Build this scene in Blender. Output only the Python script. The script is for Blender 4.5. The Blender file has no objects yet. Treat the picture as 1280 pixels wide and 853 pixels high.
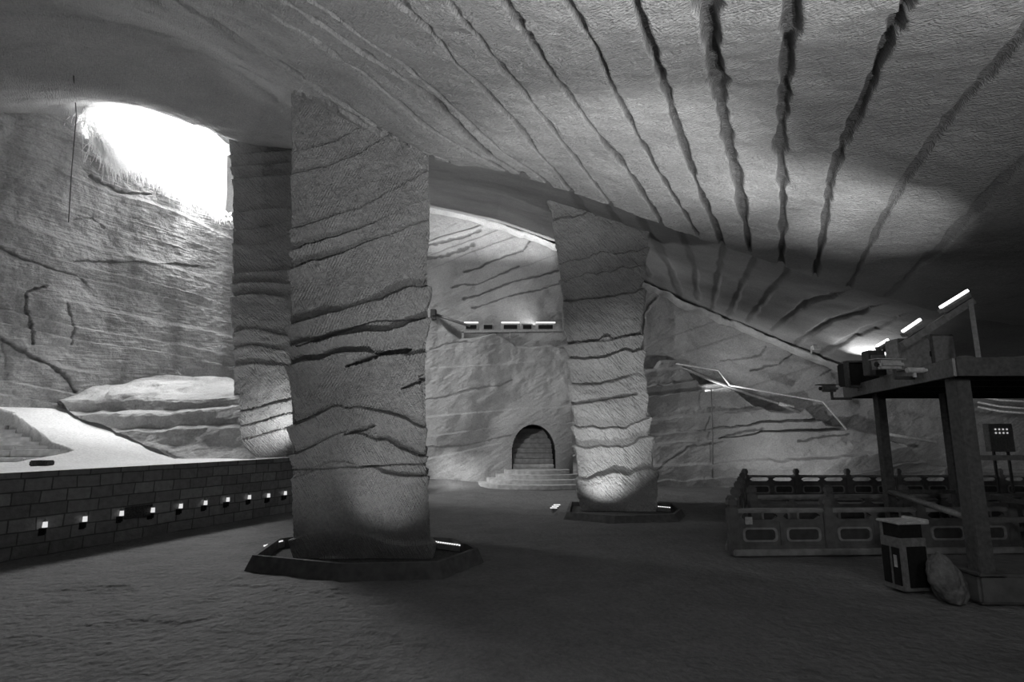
import bpy, bmesh, math, random
import numpy as np
from mathutils import Vector, Matrix
random.seed(4)
C = bpy.context.scene.collection
sc = bpy.context.scene
PI = math.pi

# ------------------------------------------------------------------ camera model
F = 700.0; PITCH = math.radians(9.37); CP, SP = math.cos(PITCH), math.sin(PITCH); H = 2.0
def ray(x, y):
    v = (426.5 - y) / F
    return ((x - 640) / F, CP - v * SP, SP + v * CP)
def P(x, y, Y):
    d = ray(x, y); t = Y / d[1]
    return Vector((d[0] * t, Y, H + d[2] * t))
def G(x, y, z):
    d = ray(x, y); t = (z - H) / d[2]
    return Vector((d[0] * t, d[1] * t, z))
def project(p):
    X = p[..., 0]; Y = p[..., 1]; Z = p[..., 2] - H
    f = np.maximum(Y * CP + Z * SP, 1e-3); u = -Y * SP + Z * CP
    return 640 + F * X / f, 426.5 - F * u / f, f

# wall_left runs along this line in plan
WA = np.array([-13.5, 14.8]); WD = np.array([.44, 1.0]); WD = WD / np.linalg.norm(WD)
WN = np.array([WD[1], -WD[0]])            # points into the cave
def W(x, y):                              # point of the left wall's plane seen at this spot
    d = ray(x, y); a = np.array([d[0], d[1]])
    # t*a = WA + s*WD
    t, s = np.linalg.solve(np.array([[a[0], -WD[0]], [a[1], -WD[1]]]), WA)
    return Vector((a[0] * t, a[1] * t, H + d[2] * t)), s

# ------------------------------------------------------------------ noise
def _h(i, j, k):
    n = (i * 374761393 + j * 668265263 + k * 2147483647 + 1013) & 0xffffffff
    n = ((n ^ (n >> 13)) * 1274126177) & 0xffffffff
    n = n ^ (n >> 16)
    return (n & 0xffff) / 65535.0
def vn(x, y, z=0.0):
    x, y, z = np.broadcast_arrays(np.asarray(x, float), np.asarray(y, float), np.asarray(z, float))
    xi, yi, zi = np.floor(x), np.floor(y), np.floor(z)
    fx, fy, fz = x - xi, y - yi, z - zi
    fx, fy, fz = [f * f * (3 - 2 * f) for f in (fx, fy, fz)]
    i, j, k = [a.astype(np.int64) + 5000 for a in (xi, yi, zi)]
    r = 0
    for a in (0, 1):
        for b in (0, 1):
            for c in (0, 1):
                w = (fx if a else 1 - fx) * (fy if b else 1 - fy) * (fz if c else 1 - fz)
                r = r + w * _h(i + a, j + b, k + c)
    return r * 2 - 1
def fbm(x, y, z=0.0, o=4):
    r = 0; a = 1.0; s = 1.0
    for q in range(o):
        r = r + a * vn(x * s + 17 * q, y * s + 31 * q, z * s + 7 * q); a *= .5; s *= 2.03
    return r
def smooth(a, lo, hi):
    t = np.clip((a - lo) / (hi - lo), 0, 1); return t * t * (3 - 2 * t)
LINE = [None]
def strata(h, period, amp, seed=0.0):
    """faces lean outward going up, then step back"""
    q = h / period; q = q + .35 * np.sin(q * 2.1 + seed) 
    fr = q - np.floor(q)
    LINE[0] = smooth(fr, .86, .96) * (1 - smooth(fr, .985, 1.0)) * smooth(vn(np.floor(q) * 3.7 + h * .3, h * 1.3 + seed, h * .2), -.5, .3)
    return amp * (fr ** 1.3 * (1 - smooth(fr, .93, 1.0)) - .45)

def crack(px, py, lines, jit=1.0):
    """signed groove field: lines = list of (points, width_px, depth); returns displacement depth sum"""
    out = np.zeros_like(px); mask = np.zeros_like(px)
    jx = vn(px / 24, py / 24, 3) * 2.6 + vn(px / 4.5, py / 4.5, 9) * .8; jy = vn(px / 24, py / 24, 13) * 2.6 + vn(px / 4.5, py / 4.5, 19) * .8
    px = px + jx * jit; py = py + jy * jit
    for pts, w, dep, ramp in lines:
        best = np.full(px.shape, 1e9); side = np.zeros_like(px); par = np.zeros_like(px)
        n = len(pts) - 1
        for i in range(n):
            ax, ay = pts[i][:2]; bx, by = pts[i + 1][:2]
            dx, dy = bx - ax, by - ay; L2 = dx * dx + dy * dy
            t = np.clip(((px - ax) * dx + (py - ay) * dy) / L2, 0, 1)
            ex, ey = px - ax - t * dx, py - ay - t * dy
            d = np.hypot(ex, ey); m = d < best
            best = np.where(m, d, best); side = np.where(m, np.sign(dx * ey - dy * ex), side); par = np.where(m, (i + t) / n, par)
        ww = w[0] + (w[1] - w[0]) * par if isinstance(w, tuple) else w
        ww = np.maximum(ww * (1 + .55 * vn(par * n * 7, 3.3 + dep * 50 + ax)), .25)
        g = 1 - smooth(best, .45 * ww, 1.05 * ww)
        r = np.where(side > 0, np.exp(-best / (ww * 5)), 0) * ramp
        out += dep * np.maximum(g, r); mask = np.maximum(mask, g * min(1.0, dep / .10))
    return out, mask

# ------------------------------------------------------------------ object helpers
def link(name, me, mat=None, parent=None, smoothf=False):
    o = bpy.data.objects.new(name, me); C.objects.link(o)
    if mat: me.materials.append(mat)
    if parent: o.parent = parent
    if smoothf:
        me.polygons.foreach_set('use_smooth', np.ones(len(me.polygons), bool))
    return o
def grid(name, Pt, mat, parent=None, closed=False, keep=None, attr=None):
    nv, nu = Pt.shape[:2]
    idx = np.arange(nv * nu).reshape(nv, nu)
    if closed: idx = np.concatenate([idx, idx[:, :1]], 1)
    q = np.stack([idx[:-1, :-1], idx[:-1, 1:], idx[1:, 1:], idx[1:, :-1]], -1).reshape(-1, 4)
    if keep is not None: q = q[keep.reshape(-1)]
    me = bpy.data.meshes.new(name)
    me.vertices.add(nv * nu); me.vertices.foreach_set('co', Pt.reshape(-1).astype(np.float32))
    me.loops.add(q.size); me.loops.foreach_set('vertex_index', q.reshape(-1).astype(np.int32))
    me.polygons.add(len(q)); me.polygons.foreach_set('loop_start', (np.arange(len(q)) * 4).astype(np.int32))
    me.update(calc_edges=True)
    a = me.attributes.new('recess_shade', 'FLOAT', 'POINT')
    a.data.foreach_set('value', (np.zeros(nv * nu) if attr is None else attr.reshape(-1)).astype(np.float32))
    return link(name, me, mat, parent, True)
def normals(Pt, closed=False):
    if closed:
        du = np.roll(Pt, -1, 1) - np.roll(Pt, 1, 1)
    else:
        du = np.gradient(Pt, axis=1)
    dv = np.gradient(Pt, axis=0)
    n = np.cross(du, dv); return n / np.maximum(np.linalg.norm(n, axis=-1, keepdims=True), 1e-9)

def bm_box(bm, c, s, rot=None, bevel=0.0):
    r = bmesh.ops.create_cube(bm, size=1.0)
    M = Matrix.Translation(Vector(c)) @ (rot.to_4x4() if rot else Matrix.Identity(4)) @ Matrix.Diagonal((s[0], s[1], s[2], 1))
    bmesh.ops.transform(bm, matrix=M, verts=r['verts'])
    if bevel:
        es = list({e for v in r['verts'] for e in v.link_edges})
        bmesh.ops.bevel(bm, geom=es, offset=bevel, segments=2, affect='EDGES')
def frame(a, b, up=Vector((0, 0, 1))):
    z = (b - a).normalized(); x = up.cross(z)
    if x.length < 1e-4: x = Vector((1, 0, 0))
    x.normalize(); y = z.cross(x)
    return Matrix((x, y, z)).transposed()
def bm_bar(bm, a, b, w, h=None, bevel=0.0):
    a, b = Vector(a), Vector(b); h = h or w
    bm_box(bm, (a + b) / 2, (w, h, (b - a).length), frame(a, b), bevel)
def bm_cyl(bm, a, b, r, r2=None, seg=16):
    a, b = Vector(a), Vector(b)
    M = Matrix.Translation((a + b) / 2) @ frame(a, b).to_4x4()
    bmesh.ops.create_cone(bm, cap_ends=True, segments=seg, radius1=r, radius2=r if r2 is None else r2, depth=(b - a).length, matrix=M)
def bm_prism(bm, pts, y0, y1):
    """outline in x,z pushed from y0 to y1"""
    f = [bm.verts.new((p[0], y0, p[1])) for p in pts]; g = [bm.verts.new((p[0], y1, p[1])) for p in pts]
    n = len(pts)
    bm.faces.new(f); bm.faces.new(g[::-1])
    for i in range(n): bm.faces.new((f[i], g[i], g[(i + 1) % n], f[(i + 1) % n]))
def obj(name, bm, mat, parent=None, loc=None, sm=False):
    me = bpy.data.meshes.new(name); bmesh.ops.recalc_face_normals(bm, faces=bm.faces); bm.to_mesh(me); bm.free()
    o = link(name, me, mat, parent, sm)
    if loc is not None: o.location = loc
    return o
def B(): return bmesh.new()
def tag(o, label, cat, group=None, kind=None):
    o['label'] = label; o['category'] = cat
    if group: o['group'] = group
    if kind: o['kind'] = kind
    return o
def thing(name, label, cat, loc=(0, 0, 0), rz=0, group=None, kind=None):
    o = bpy.data.objects.new(name, None); C.objects.link(o); o.location = loc; o.rotation_euler = (0, 0, rz)
    o.empty_display_size = .1
    return tag(o, label, cat, group, kind)
def copy_tree(o, parent=None):
    c = o.copy(); C.objects.link(c); c.parent = parent
    for ch in list(o.children): copy_tree(ch, c)
    return c
def struct(o): o['kind'] = 'structure'; return o

# ------------------------------------------------------------------ materials
def new_mat(name):
    m = bpy.data.materials.new(name); m.use_nodes = True
    nt = m.node_tree; nt.nodes.clear()
    out = nt.nodes.new('ShaderNodeOutputMaterial'); b = nt.nodes.new('ShaderNodeBsdfPrincipled')
    nt.links.new(b.outputs[0], out.inputs[0]); b.inputs['Roughness'].default_value = .9
    b.inputs['Specular IOR Level'].default_value = .2
    return m, nt, b
def g3(v): return (v, v, v, 1)
def rock(name, lo, hi, hatch=45, plane='XZ', hs=(3.0, 26.0), bump=.02, bstr=.9, big=.5, hamt=1.0, grain=16.0, shaft_streak=0):
    m, nt, b = new_mat(name); N = nt.nodes.new; L = nt.links.new
    tc = N('ShaderNodeTexCoord')
    # colour: broad stains, fine speckle, shade painted into grooves and strata steps
    n1 = N('ShaderNodeTexNoise'); n1.inputs['Scale'].default_value = big; n1.inputs['Detail'].default_value = 8; n1.inputs['Roughness'].default_value = .65
    L(tc.outputs['Object'], n1.inputs['Vector'])
    src = n1.outputs['Fac']
    if shaft_streak:  # pale streaks paint light shafts into the wall colour
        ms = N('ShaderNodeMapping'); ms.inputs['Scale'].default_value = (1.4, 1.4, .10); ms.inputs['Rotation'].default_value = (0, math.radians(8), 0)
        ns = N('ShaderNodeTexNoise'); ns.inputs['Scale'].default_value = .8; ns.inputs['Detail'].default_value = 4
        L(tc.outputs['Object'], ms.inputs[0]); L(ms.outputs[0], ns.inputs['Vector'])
        mx = N('ShaderNodeMix'); mx.inputs[0].default_value = shaft_streak
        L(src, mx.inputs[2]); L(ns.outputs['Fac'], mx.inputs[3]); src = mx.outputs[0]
    r = N('ShaderNodeMapRange'); r.inputs[1].default_value = .3; r.inputs[2].default_value = .7
    r.inputs[3].default_value = lo; r.inputs[4].default_value = hi; L(src, r.inputs[0])
    n2 = N('ShaderNodeTexNoise'); n2.inputs['Scale'].default_value = 22; n2.inputs['Detail'].default_value = 5; L(tc.outputs['Object'], n2.inputs['Vector'])
    r2 = N('ShaderNodeMapRange'); r2.inputs[1].default_value = .3; r2.inputs[2].default_value = .7; r2.inputs[3].default_value = .82; r2.inputs[4].default_value = 1.12; L(n2.outputs['Fac'], r2.inputs[0])
    mu = N('ShaderNodeMath'); mu.operation = 'MULTIPLY'; L(r.outputs[0], mu.inputs[0]); L(r2.outputs[0], mu.inputs[1])
    at = N('ShaderNodeAttribute'); at.attribute_name = 'recess_shade'
    r3 = N('ShaderNodeMapRange'); r3.inputs[3].default_value = 1; r3.inputs[4].default_value = .3; L(at.outputs['Fac'], r3.inputs[0])
    mu2 = N('ShaderNodeMath'); mu2.operation = 'MULTIPLY'; L(mu.outputs[0], mu2.inputs[0]); L(r3.outputs[0], mu2.inputs[1])
    L(mu2.outputs[0], b.inputs['Base Color'])
    # relief: chisel strokes + grain
    m1 = N('ShaderNodeMapping'); m2 = N('ShaderNodeMapping')
    a = math.radians(hatch)
    m1.inputs['Rotation'].default_value = (0, a, 0) if plane == 'XZ' else (0, 0, -a)
    m2.inputs['Scale'].default_value = (hs[0], 1, hs[1]) if plane == 'XZ' else (hs[0], hs[1], 1)
    nh = N('ShaderNodeTexNoise'); nh.inputs['Scale'].default_value = 1; nh.inputs['Detail'].default_value = 2; nh.inputs['Distortion'].default_value = .3
    L(tc.outputs['Object'], m1.inputs[0]); L(m1.outputs[0], m2.inputs[0]); L(m2.outputs[0], nh.inputs['Vector'])
    ng = N('ShaderNodeTexNoise'); ng.inputs['Scale'].default_value = grain; ng.inputs['Detail'].default_value = 6; L(tc.outputs['Object'], ng.inputs['Vector'])
    c1 = N('ShaderNodeMath'); c1.operation = 'MULTIPLY'; c1.inputs[1].default_value = hamt; L(nh.outputs['Fac'], c1.inputs[0])
    ad = N('ShaderNodeMath'); ad.operation = 'ADD'; L(c1.outputs[0], ad.inputs[0]); L(ng.outputs['Fac'], ad.inputs[1])
    bp = N('ShaderNodeBump'); bp.inputs['Strength'].default_value = bstr; bp.inputs['Distance'].default_value = bump
    L(ad.outputs[0], bp.inputs['Height']); L(bp.outputs[0], b.inputs['Normal'])
    return m
def plain(name, v, rough=.6, metal=0, noise=.25, scale=20):
    m, nt, b = new_mat(name); N = nt.nodes.new; L = nt.links.new
    tc = N('ShaderNodeTexCoord'); n = N('ShaderNodeTexNoise'); n.inputs['Scale'].default_value = scale; n.inputs['Detail'].default_value = 5
    L(tc.outputs['Object'], n.inputs['Vector'])
    r = N('ShaderNodeMapRange'); r.inputs[1].default_value = .3; r.inputs[2].default_value = .7
    r.inputs[3].default_value = v * (1 - noise); r.inputs[4].default_value = v * (1 + noise)
    L(n.outputs['Fac'], r.inputs[0]); L(r.outputs[0], b.inputs['Base Color'])
    b.inputs['Roughness'].default_value = rough; b.inputs['Metallic'].default_value = metal
    bp = N('ShaderNodeBump'); bp.inputs['Strength'].default_value = .3; bp.inputs['Distance'].default_value = .01
    L(n.outputs['Fac'], bp.inputs['Height']); L(bp.outputs[0], b.inputs['Normal'])
    return m
def glow(name, s):
    m = bpy.data.materials.new(name); m.use_nodes = True; nt = m.node_tree; nt.nodes.clear()
    out = nt.nodes.new('ShaderNodeOutputMaterial'); e = nt.nodes.new('ShaderNodeEmission'); e.inputs[1].default_value = s
    e.inputs[0].default_value = (1, 1, 1, 1); nt.links.new(e.outputs[0], out.inputs[0]); return m
def masonry(name):
    m, nt, b = new_mat(name); N = nt.nodes.new; L = nt.links.new
    tc = N('ShaderNodeTexCoord'); sp = N('ShaderNodeSeparateXYZ'); cb = N('ShaderNodeCombineXYZ')
    L(tc.outputs['Object'], sp.inputs[0]); L(sp.outputs['X'], cb.inputs[0]); L(sp.outputs['Z'], cb.inputs[1])
    nz = N('ShaderNodeTexNoise'); nz.inputs['Scale'].default_value = 1.3; L(cb.outputs[0], nz.inputs['Vector'])
    va = N('ShaderNodeVectorMath'); va.operation = 'MULTIPLY_ADD'; va.inputs[1].default_value = (.09, .05, 0)
    L(nz.outputs['Color'], va.inputs[0]); L(cb.outputs[0], va.inputs[2])
    br = N('ShaderNodeTexBrick'); br.inputs['Scale'].default_value = 1; br.offset = .37; br.squash = 1.35; br.squash_frequency = 3
    br.inputs['Brick Width'].default_value = .40; br.inputs['Row Height'].default_value = .215; br.inputs['Mortar Size'].default_value = .012
    br.inputs['Mortar Smooth'].default_value = .3; br.inputs['Bias'].default_value = 0
    br.inputs['Color1'].default_value = g3(.22); br.inputs['Color2'].default_value = g3(.36); br.inputs['Mortar'].default_value = g3(.13)
    L(va.outputs[0], br.inputs['Vector'])
    n = N('ShaderNodeTexNoise'); n.inputs['Scale'].default_value = 9; n.inputs['Detail'].default_value = 6; L(tc.outputs['Object'], n.inputs['Vector'])
    r = N('ShaderNodeMapRange'); r.inputs[3].default_value = .6; r.inputs[4].default_value = 1.4; L(n.outputs['Fac'], r.inputs[0])
    mm = N('ShaderNodeVectorMath'); mm.operation = 'SCALE'; L(br.outputs['Color'], mm.inputs[0]); L(r.outputs[0], mm.inputs['Scale'])
    L(mm.outputs[0], b.inputs['Base Color'])
    iv = N('ShaderNodeMath'); iv.operation = 'MULTIPLY_ADD'; iv.inputs[1].default_value = -1.2; L(br.outputs['Fac'], iv.inputs[0]); L(n.outputs['Fac'], iv.inputs[2])
    bp = N('ShaderNodeBump'); bp.inputs['Strength'].default_value = .9; bp.inputs['Distance'].default_value = .03
    L(iv.outputs[0], bp.inputs['Height']); L(bp.outputs[0], b.inputs['Normal'])
    return m

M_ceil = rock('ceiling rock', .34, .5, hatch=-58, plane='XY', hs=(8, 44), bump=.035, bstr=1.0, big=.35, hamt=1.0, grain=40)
M_ceil2 = rock('ceiling rock with painted shade', .24, .38, hatch=20, plane='XY', hs=(1.5, 10), bump=.02, bstr=.5, big=.4, grain=10)  # darker base colour paints the shade beyond the crease
M_left = rock('left wall rock', .20, .56, hatch=8, hs=(2, 14), bump=.07, bstr=.9, big=.9, grain=8, shaft_streak=.6)
M_pil = rock('pillar rock', .36, .46, hatch=-60, hs=(4.0, 55), bump=.05, bstr=1, big=.9, hamt=1.6, grain=45)
M_pil2 = rock('second pillar rock', .36, .5, hatch=-45, hs=(4, 28), bump=.04, bstr=1, big=.9, hamt=1.4, grain=26)
M_back = rock('back wall rock', .32, .5, hatch=30, hs=(1.6, 9), bump=.04, bstr=.7, big=.4, grain=7)
M_right = rock('right wall rock', .28, .44, hatch=35, hs=(1.6, 8), bump=.05, bstr=.8, big=.45, grain=8)
M_floor = rock('earth floor', .14, .20, hatch=10, plane='XY', hs=(1.2, 6), bump=.07, bstr=1, big=1.6, hamt=.3, grain=9)
M_pale = rock('pale screed with painted sunlight', .76, .88, hatch=10, plane='XY', hs=(1.2, 3), bump=.02, bstr=.4, big=.8, grain=10)  # white base colour supplements the sunlight on the ramp
M_out = rock('rock outcrop', .34, .55, hatch=10, hs=(2, 9), bump=.04, bstr=.8, big=.8, grain=9)
M_pstep = plain('pale step stone', .82, .9, scale=5)
M_step = plain('worn step stone', .5, .9, scale=6)
M_bal = plain('balustrade stone', .26, .85, scale=7)
M_balp = plain('balustrade panel stone', .13, .85, scale=7)
M_bald = plain('balustrade dark recess', .06, .9, scale=7)
M_kerb = plain('kerb concrete', .12, .9, scale=8)
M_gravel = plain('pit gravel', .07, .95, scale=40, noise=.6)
M_steel = plain('painted dark steel', .10, .55, .3)
M_steel2 = plain('painted grey steel', .26, .5, .4)
M_board = plain('grey edge board', .2, .6)
M_lgrey = plain('light grey housing', .42, .5)
M_black = plain('black plastic', .015, .45)
M_bin = plain('bin grey metal', .2, .5, .3)
M_plinth = plain('rough concrete', .10, .9, scale=6)
M_pipe = plain('pale conduit', .6, .5)
M_vine = plain('dry hanging stems', .8, .9)
nt_ = M_vine.node_tree; tl_ = nt_.nodes.new('ShaderNodeBsdfTranslucent'); tl_.inputs[0].default_value = (.8, .8, .8, 1); mx_ = nt_.nodes.new('ShaderNodeMixShader'); mx_.inputs[0].default_value = .5
o_ = [n for n in nt_.nodes if n.type == 'OUTPUT_MATERIAL'][0]; b_ = [n for n in nt_.nodes if n.type == 'BSDF_PRINCIPLED'][0]
nt_.links.new(b_.outputs[0], mx_.inputs[1]); nt_.links.new(tl_.outputs[0], mx_.inputs[2]); nt_.links.new(mx_.outputs[0], o_.inputs[0])
M_glow = glow('strip light glow', 3); M_led = glow('led dots', 1.1); M_lamp = glow('lantern glow', .75); M_ind = glow('indicator lights', .5)
M_mas = masonry('block masonry')

# ------------------------------------------------------------------ thin plate surface of the ceiling
def tps(pts):
    p = np.array([[a[0], a[1]] for a in pts]); z = np.array([a[2] for a in pts]); n = len(p)
    def K(r2): return .5 * r2 * np.log(np.maximum(r2, 1e-9))
    A = np.zeros((n + 3, n + 3)); d = ((p[:, None] - p[None]) ** 2).sum(-1)
    A[:n, :n] = K(d) + np.eye(n) * .06; A[:n, n] = 1; A[:n, n + 1:] = p; A[n, :n] = 1; A[n + 1:, :n] = p.T
    s = np.linalg.solve(A, np.concatenate([z, [0, 0, 0]]))
    def f(x, y):
        r = s[n] + s[n + 1] * x + s[n + 2] * y
        for i in range(n): r = r + s[i] * K((x - p[i, 0]) ** 2 + (y - p[i, 1]) ** 2)
        return r
    return f
crease = [P(540, 203, 9.6), P(640, 220, 10.0), P(715, 243, 10.5), P(800, 272, 11.0), P(900, 305, 11.5), P(960, 326, 12.0), P(1020, 347, 12.5), P(1150, 385, 13.2), P(1300, 408, 14.5)]
edgeL = [W(-60, 140)[0], W(0, 141)[0], W(60, 143)[0], W(100, 147)[0], W(160, 140)[0], W(215, 133)[0], W(238, 140)[0], W(262, 158)[0], W(285, 178)[0], W(300, 183)[0]]
ctl = crease + edgeL + [P(362, 115, 9.3), P(0, 0, 8.5), P(360, 187, 15.6), P(286, 176, 15.6), P(640, 0, 3.8), P(300, 0, 5.4), P(200, 60, 10.5), P(1280, 0, 3.3), P(215, 118, 16.6), P(140, 126, 15.0), P(290, 150, 17.2), P(60, 128, 13.4), P(245, 128, 17.3), P(1280, 200, 5.8),
      P(1100, 130, 5.6), P(880, 120, 6.0), P(560, 110, 6.6), (0, -6, 4.4), (-12, -6, 6.8), (12, -6, 4.4), (-13, 4, 8.2), (13, 5, 4.9), (6.2, 7.3, 4.95), (6.0, -1, 4.5), (-6, 0, 6.0)]
slab = tps(ctl)

# lay out the slab: ruled between a near line and the crease line
farp = [W(330, 190)[0] + Vector((.4, 1.0, 0)), Vector((-7.2, 19.0, 0)), Vector((-3.3, 12.5, 0))] + crease
nearx = [-24, -18, -10, -6, -4, -2, .3, 2.5, 4.3, 6, 9.5, 16]
u_k = [0, .07, .14, .2, .3, .4, .5, .62, .72, .82, .92, 1]
NU, NV = 1150, 900
u = np.linspace(0, 1, NU); t = np.linspace(0, 1, NV)[:, None]
fx = np.interp(u, u_k, [p.x for p in farp]); fy = np.interp(u, u_k, [p.y for p in farp])
nx = np.interp(u, u_k, nearx)
tt = 1 - (1 - t) ** 1.0
X = nx * (1 - tt) + fx * tt; Y = -8.0 * (1 - tt) + fy * tt
# keep the left border on the wall line
off = (X - WA[0]) * WN[0] + (Y - WA[1]) * WN[1]
bl = np.clip(1 - u / .2, 0, 1) ** 2
X = X - bl * (off[:, :1] + .08) * WN[0]; Y = Y - bl * (off[:, :1] + .08) * WN[1]
Z = slab(X, Y)
eL = sorted([(W(a, b)[1], W(a, b)[0].z) for a, b in [(-60, 140), (0, 141), (60, 143), (100, 147), (160, 139), (200, 133), (218, 131), (236, 137), (250, 148), (262, 158), (285, 178), (300, 184), (330, 188)]])
sE = (X[:, 0] - WA[0]) * WD[0] + (Y[:, 0] - WA[1]) * WD[1]
resid = (np.interp(sE, [e[0] for e in eL], [e[1] for e in eL]) - Z[:, 0]) * smooth(sE, eL[0][0] - 4, eL[0][0])
Z = Z + resid[:, None] * np.exp(-(u[None] / .06) ** 2)
Pt = np.stack([X, Y, Z], -1)
px, py, fd = project(Pt)
GR = [([(372, 116), (410, 132), (450, 155), (500, 184), (538, 204)], (4, 5), .14, .2), ([(205, 62), (250, 66), (300, 92), (345, 125)], 4, .05, .4), ([(0, 62), (60, 55), (130, 66), (190, 90)], 4, .03, .4), ([(240, 160), (300, 168), (350, 172)], 3, .04, .4), ([(0, 20), (120, 25), (230, 50), (330, 95), (420, 140)], 4, .05, .3),
      ([(60, -60), (215, 0), (300, 52), (420, 125), (500, 178), (560, 205)], (6, 2.2), .10, .4),
      ([(180, -60), (300, 0), (400, 60), (520, 150), (640, 222)], (5, 2), .10, .4),
      ([(250, -60), (345, 0), (430, 55), (540, 130), (610, 192), (660, 226)], (7, 3), .12, .5),
      ([(300, -60), (400, 10), (500, 80), (580, 150), (690, 236)], (5, 2), .08, .4),
      ([(425, -80), (495, 0), (560, 65), (640, 150), (715, 243)], (7, 2), .07, .3),
      ([(500, -80), (555, 0), (605, 58), (690, 160), (765, 260)], (6, 2), .07, .3),
      ([(580, -80), (628, 0), (665, 55), (720, 130), (785, 215), (828, 282)], (8, 2.5), .09, .3),
      ([(660, -100), (705, 0), (745, 60), (780, 135), (825, 220), (872, 292)], (6, 2.5), .11, .3),
      ([(750, -100), (792, 0), (825, 85), (850, 165), (868, 225), (903, 305)], (9, 3.5), .13, .3),
      ([(868, -100), (882, 0), (893, 80), (905, 150), (918, 210), (938, 312)], (19, 5), .14, .2),
      ([(1000, -100), (990, 0), (983, 90), (975, 180), (979, 250), (977, 332)], (14, 4.5), .11, .2),
      ([(1180, -100), (1137, 0), (1105, 65), (1070, 150), (1040, 220), (1034, 262), (1019, 347)], (11, 4), .11, .2),
      ([(1400, -80), (1290, 30), (1210, 120), (1150, 200), (1105, 270), (1062, 357)], (8, 4), .06, .3),
      ([(1400, 80), (1290, 190), (1220, 262), (1150, 330), (1103, 378)], (8, 4), .035, .3)]
front = (Pt[..., 1] > .6)
dz, mk = crack(px, py, GR, .35); dz = dz * front; mk = mk * front
mk *= smooth(px, 380, 620) * .8 + .2
n0 = fbm(X * .7, Y * .7, 0, 3) * .05 + fbm(X * 5, Y * 5, 3, 3) * .012
rag = mk * vn(X * 14, Y * 14) * .012
Pt[..., 2] += dz + n0 + rag
skirt = np.stack([Pt[-1], Pt[-1]]); skirt[0, :, 2] += .06; skirt[1, :, 2] += .35; skirt[0, :, 1] += .03; skirt[1, :, 1] += .05
mk = np.concatenate([mk, np.zeros((2, NU))], 0) * .9
struct(grid('ceiling', np.concatenate([Pt, skirt], 0), M_ceil, attr=mk))

# second zone of the ceiling beyond the crease, down to the far walls
lowl = [(-9.6, 24.9, 12.9), (-6.5, 24.9, 12.6)] + [tuple(P(*a)) for a in [(540, 265, 24.7), (620, 283, 24.7), (700, 310, 24.5), (760, 335, 24.0), (825, 367, 23.2), (895, 400, 22.7), (960, 427, 22.2), (1050, 464, 21.7), (1150, 484, 21.2), (1300, 500, 20.6)]]
uk2 = [0, .1, .2, .28, .36, .44, .54, .62, .7, .8, .9, 1]
fark = [Vector((-11.5, 21.5, 13.4)), Vector((-7, 19, 12.0)), crease[0] + Vector((-.4, -.25, .25))] + [c + Vector((0, -.25, .16)) for c in crease[1:]]
ukf = [0, .1, .2, .28, .36, .44, .54, .62, .7, .85, 1]
NU2, NV2 = 560, 420
u = np.linspace(0, 1, NU2); t = np.linspace(0, 1, NV2)[:, None]
A = np.stack([np.interp(u, ukf, [p[k] for p in fark]) for k in range(3)], -1)[None]
Bb = np.stack([np.interp(u, uk2, [p[k] for p in lowl]) for k in range(3)], -1)[None]
T = t[..., None]
Q = A * (1 - T) + Bb * T
Q[..., 2] += .35 * np.sin(T[..., 0] * PI) + .28 * np.clip((T[..., 0] - .86) / .14, 0, 1) * (1 - np.clip((T[..., 0] - .9) / .1, 0, 1)) * 1.0
qx, qy, _ = project(Q)
G2 = [([(905, 310), (897, 345), (890, 388)], 5, .12, .7), ([(945, 322), (925, 360), (912, 392)], 5, .12, .7), ([(988, 335), (960, 370), (935, 402)], 5, .12, .7),
      ([(1045, 368), (1000, 385), (965, 415)], 4, .14, .6), ([(1085, 388), (1035, 405), (995, 430)], 4, .12, .6), ([(1120, 400), (1070, 420), (1025, 445)], 4, .1, .6),
      ([(715, 245), (745, 285), (775, 320)], 5, .08, .6), ([(760, 262), (790, 305), (812, 345)], 5, .08, .6), ([(800, 275), (835, 330), (850, 370)], 5, .08, .5), ([(850, 290), (868, 335), (872, 375)], 5, .08, .5)]
d2, m2 = crack(qx, qy, G2, .3); d2 = d2 * .55
Q[..., 2] += d2 + fbm(Q[..., 0] * .5, Q[..., 1] * .5, 5, 3) * .07 * np.sin(T[..., 0] * PI)
ext = Q[-1:].copy(); ext[..., 1] += 1.2; ext[..., 2] += .15
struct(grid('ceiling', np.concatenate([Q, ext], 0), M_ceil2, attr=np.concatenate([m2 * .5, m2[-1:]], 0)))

# added rim, its pale colour paints the floodlit edge above the far walls
rim = [(530, 262, 24.3, .36), (580, 270, 24.3, .40), (620, 282, 24.25, .40), (660, 296, 24.2, .38), (700, 311, 24.1, .34), (760, 336, 23.6, .24), (800, 355, 23.1, .20), (825, 367, 22.85, .22), (860, 384, 22.6, .24), (890, 396, 22.4, .26), (902, 403, 22.35, .30), (930, 412, 22.1, .24), (960, 425, 21.9, .24), (1010, 446, 21.6, .22), (1050, 462, 21.4, .20), (1100, 474, 21.1, .16)]
rc = np.array([tuple(P(a, b, c)) for a, b, c, d in rim]); rw_ = np.array([d for *_, d in rim])
tk = np.linspace(0, len(rim) - 1, 420); cx_ = np.stack([np.interp(tk, range(len(rim)), rc[:, k]) for k in range(3)], -1); cw_ = np.interp(tk, range(len(rim)), rw_) * (.72 + .35 * fbm(tk * 1.7, 4.0, 1, 3)); cx_[:, 2] += .06 * fbm(tk * 2.2, 1.0, 6, 3)
an_ = np.linspace(0, 2 * PI, 20, endpoint=False)[:, None]
jit_ = 1 + .22 * fbm(tk[None] * 2.5, an_ * .6, 3, 3)
Rm = np.stack([cx_[None, :, 0] + 0 * an_, cx_[None, :, 1] + .35 * np.cos(an_) * jit_, cx_[None, :, 2] + cw_[None] * .5 * np.sin(an_) * jit_ + .02], -1)
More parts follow.
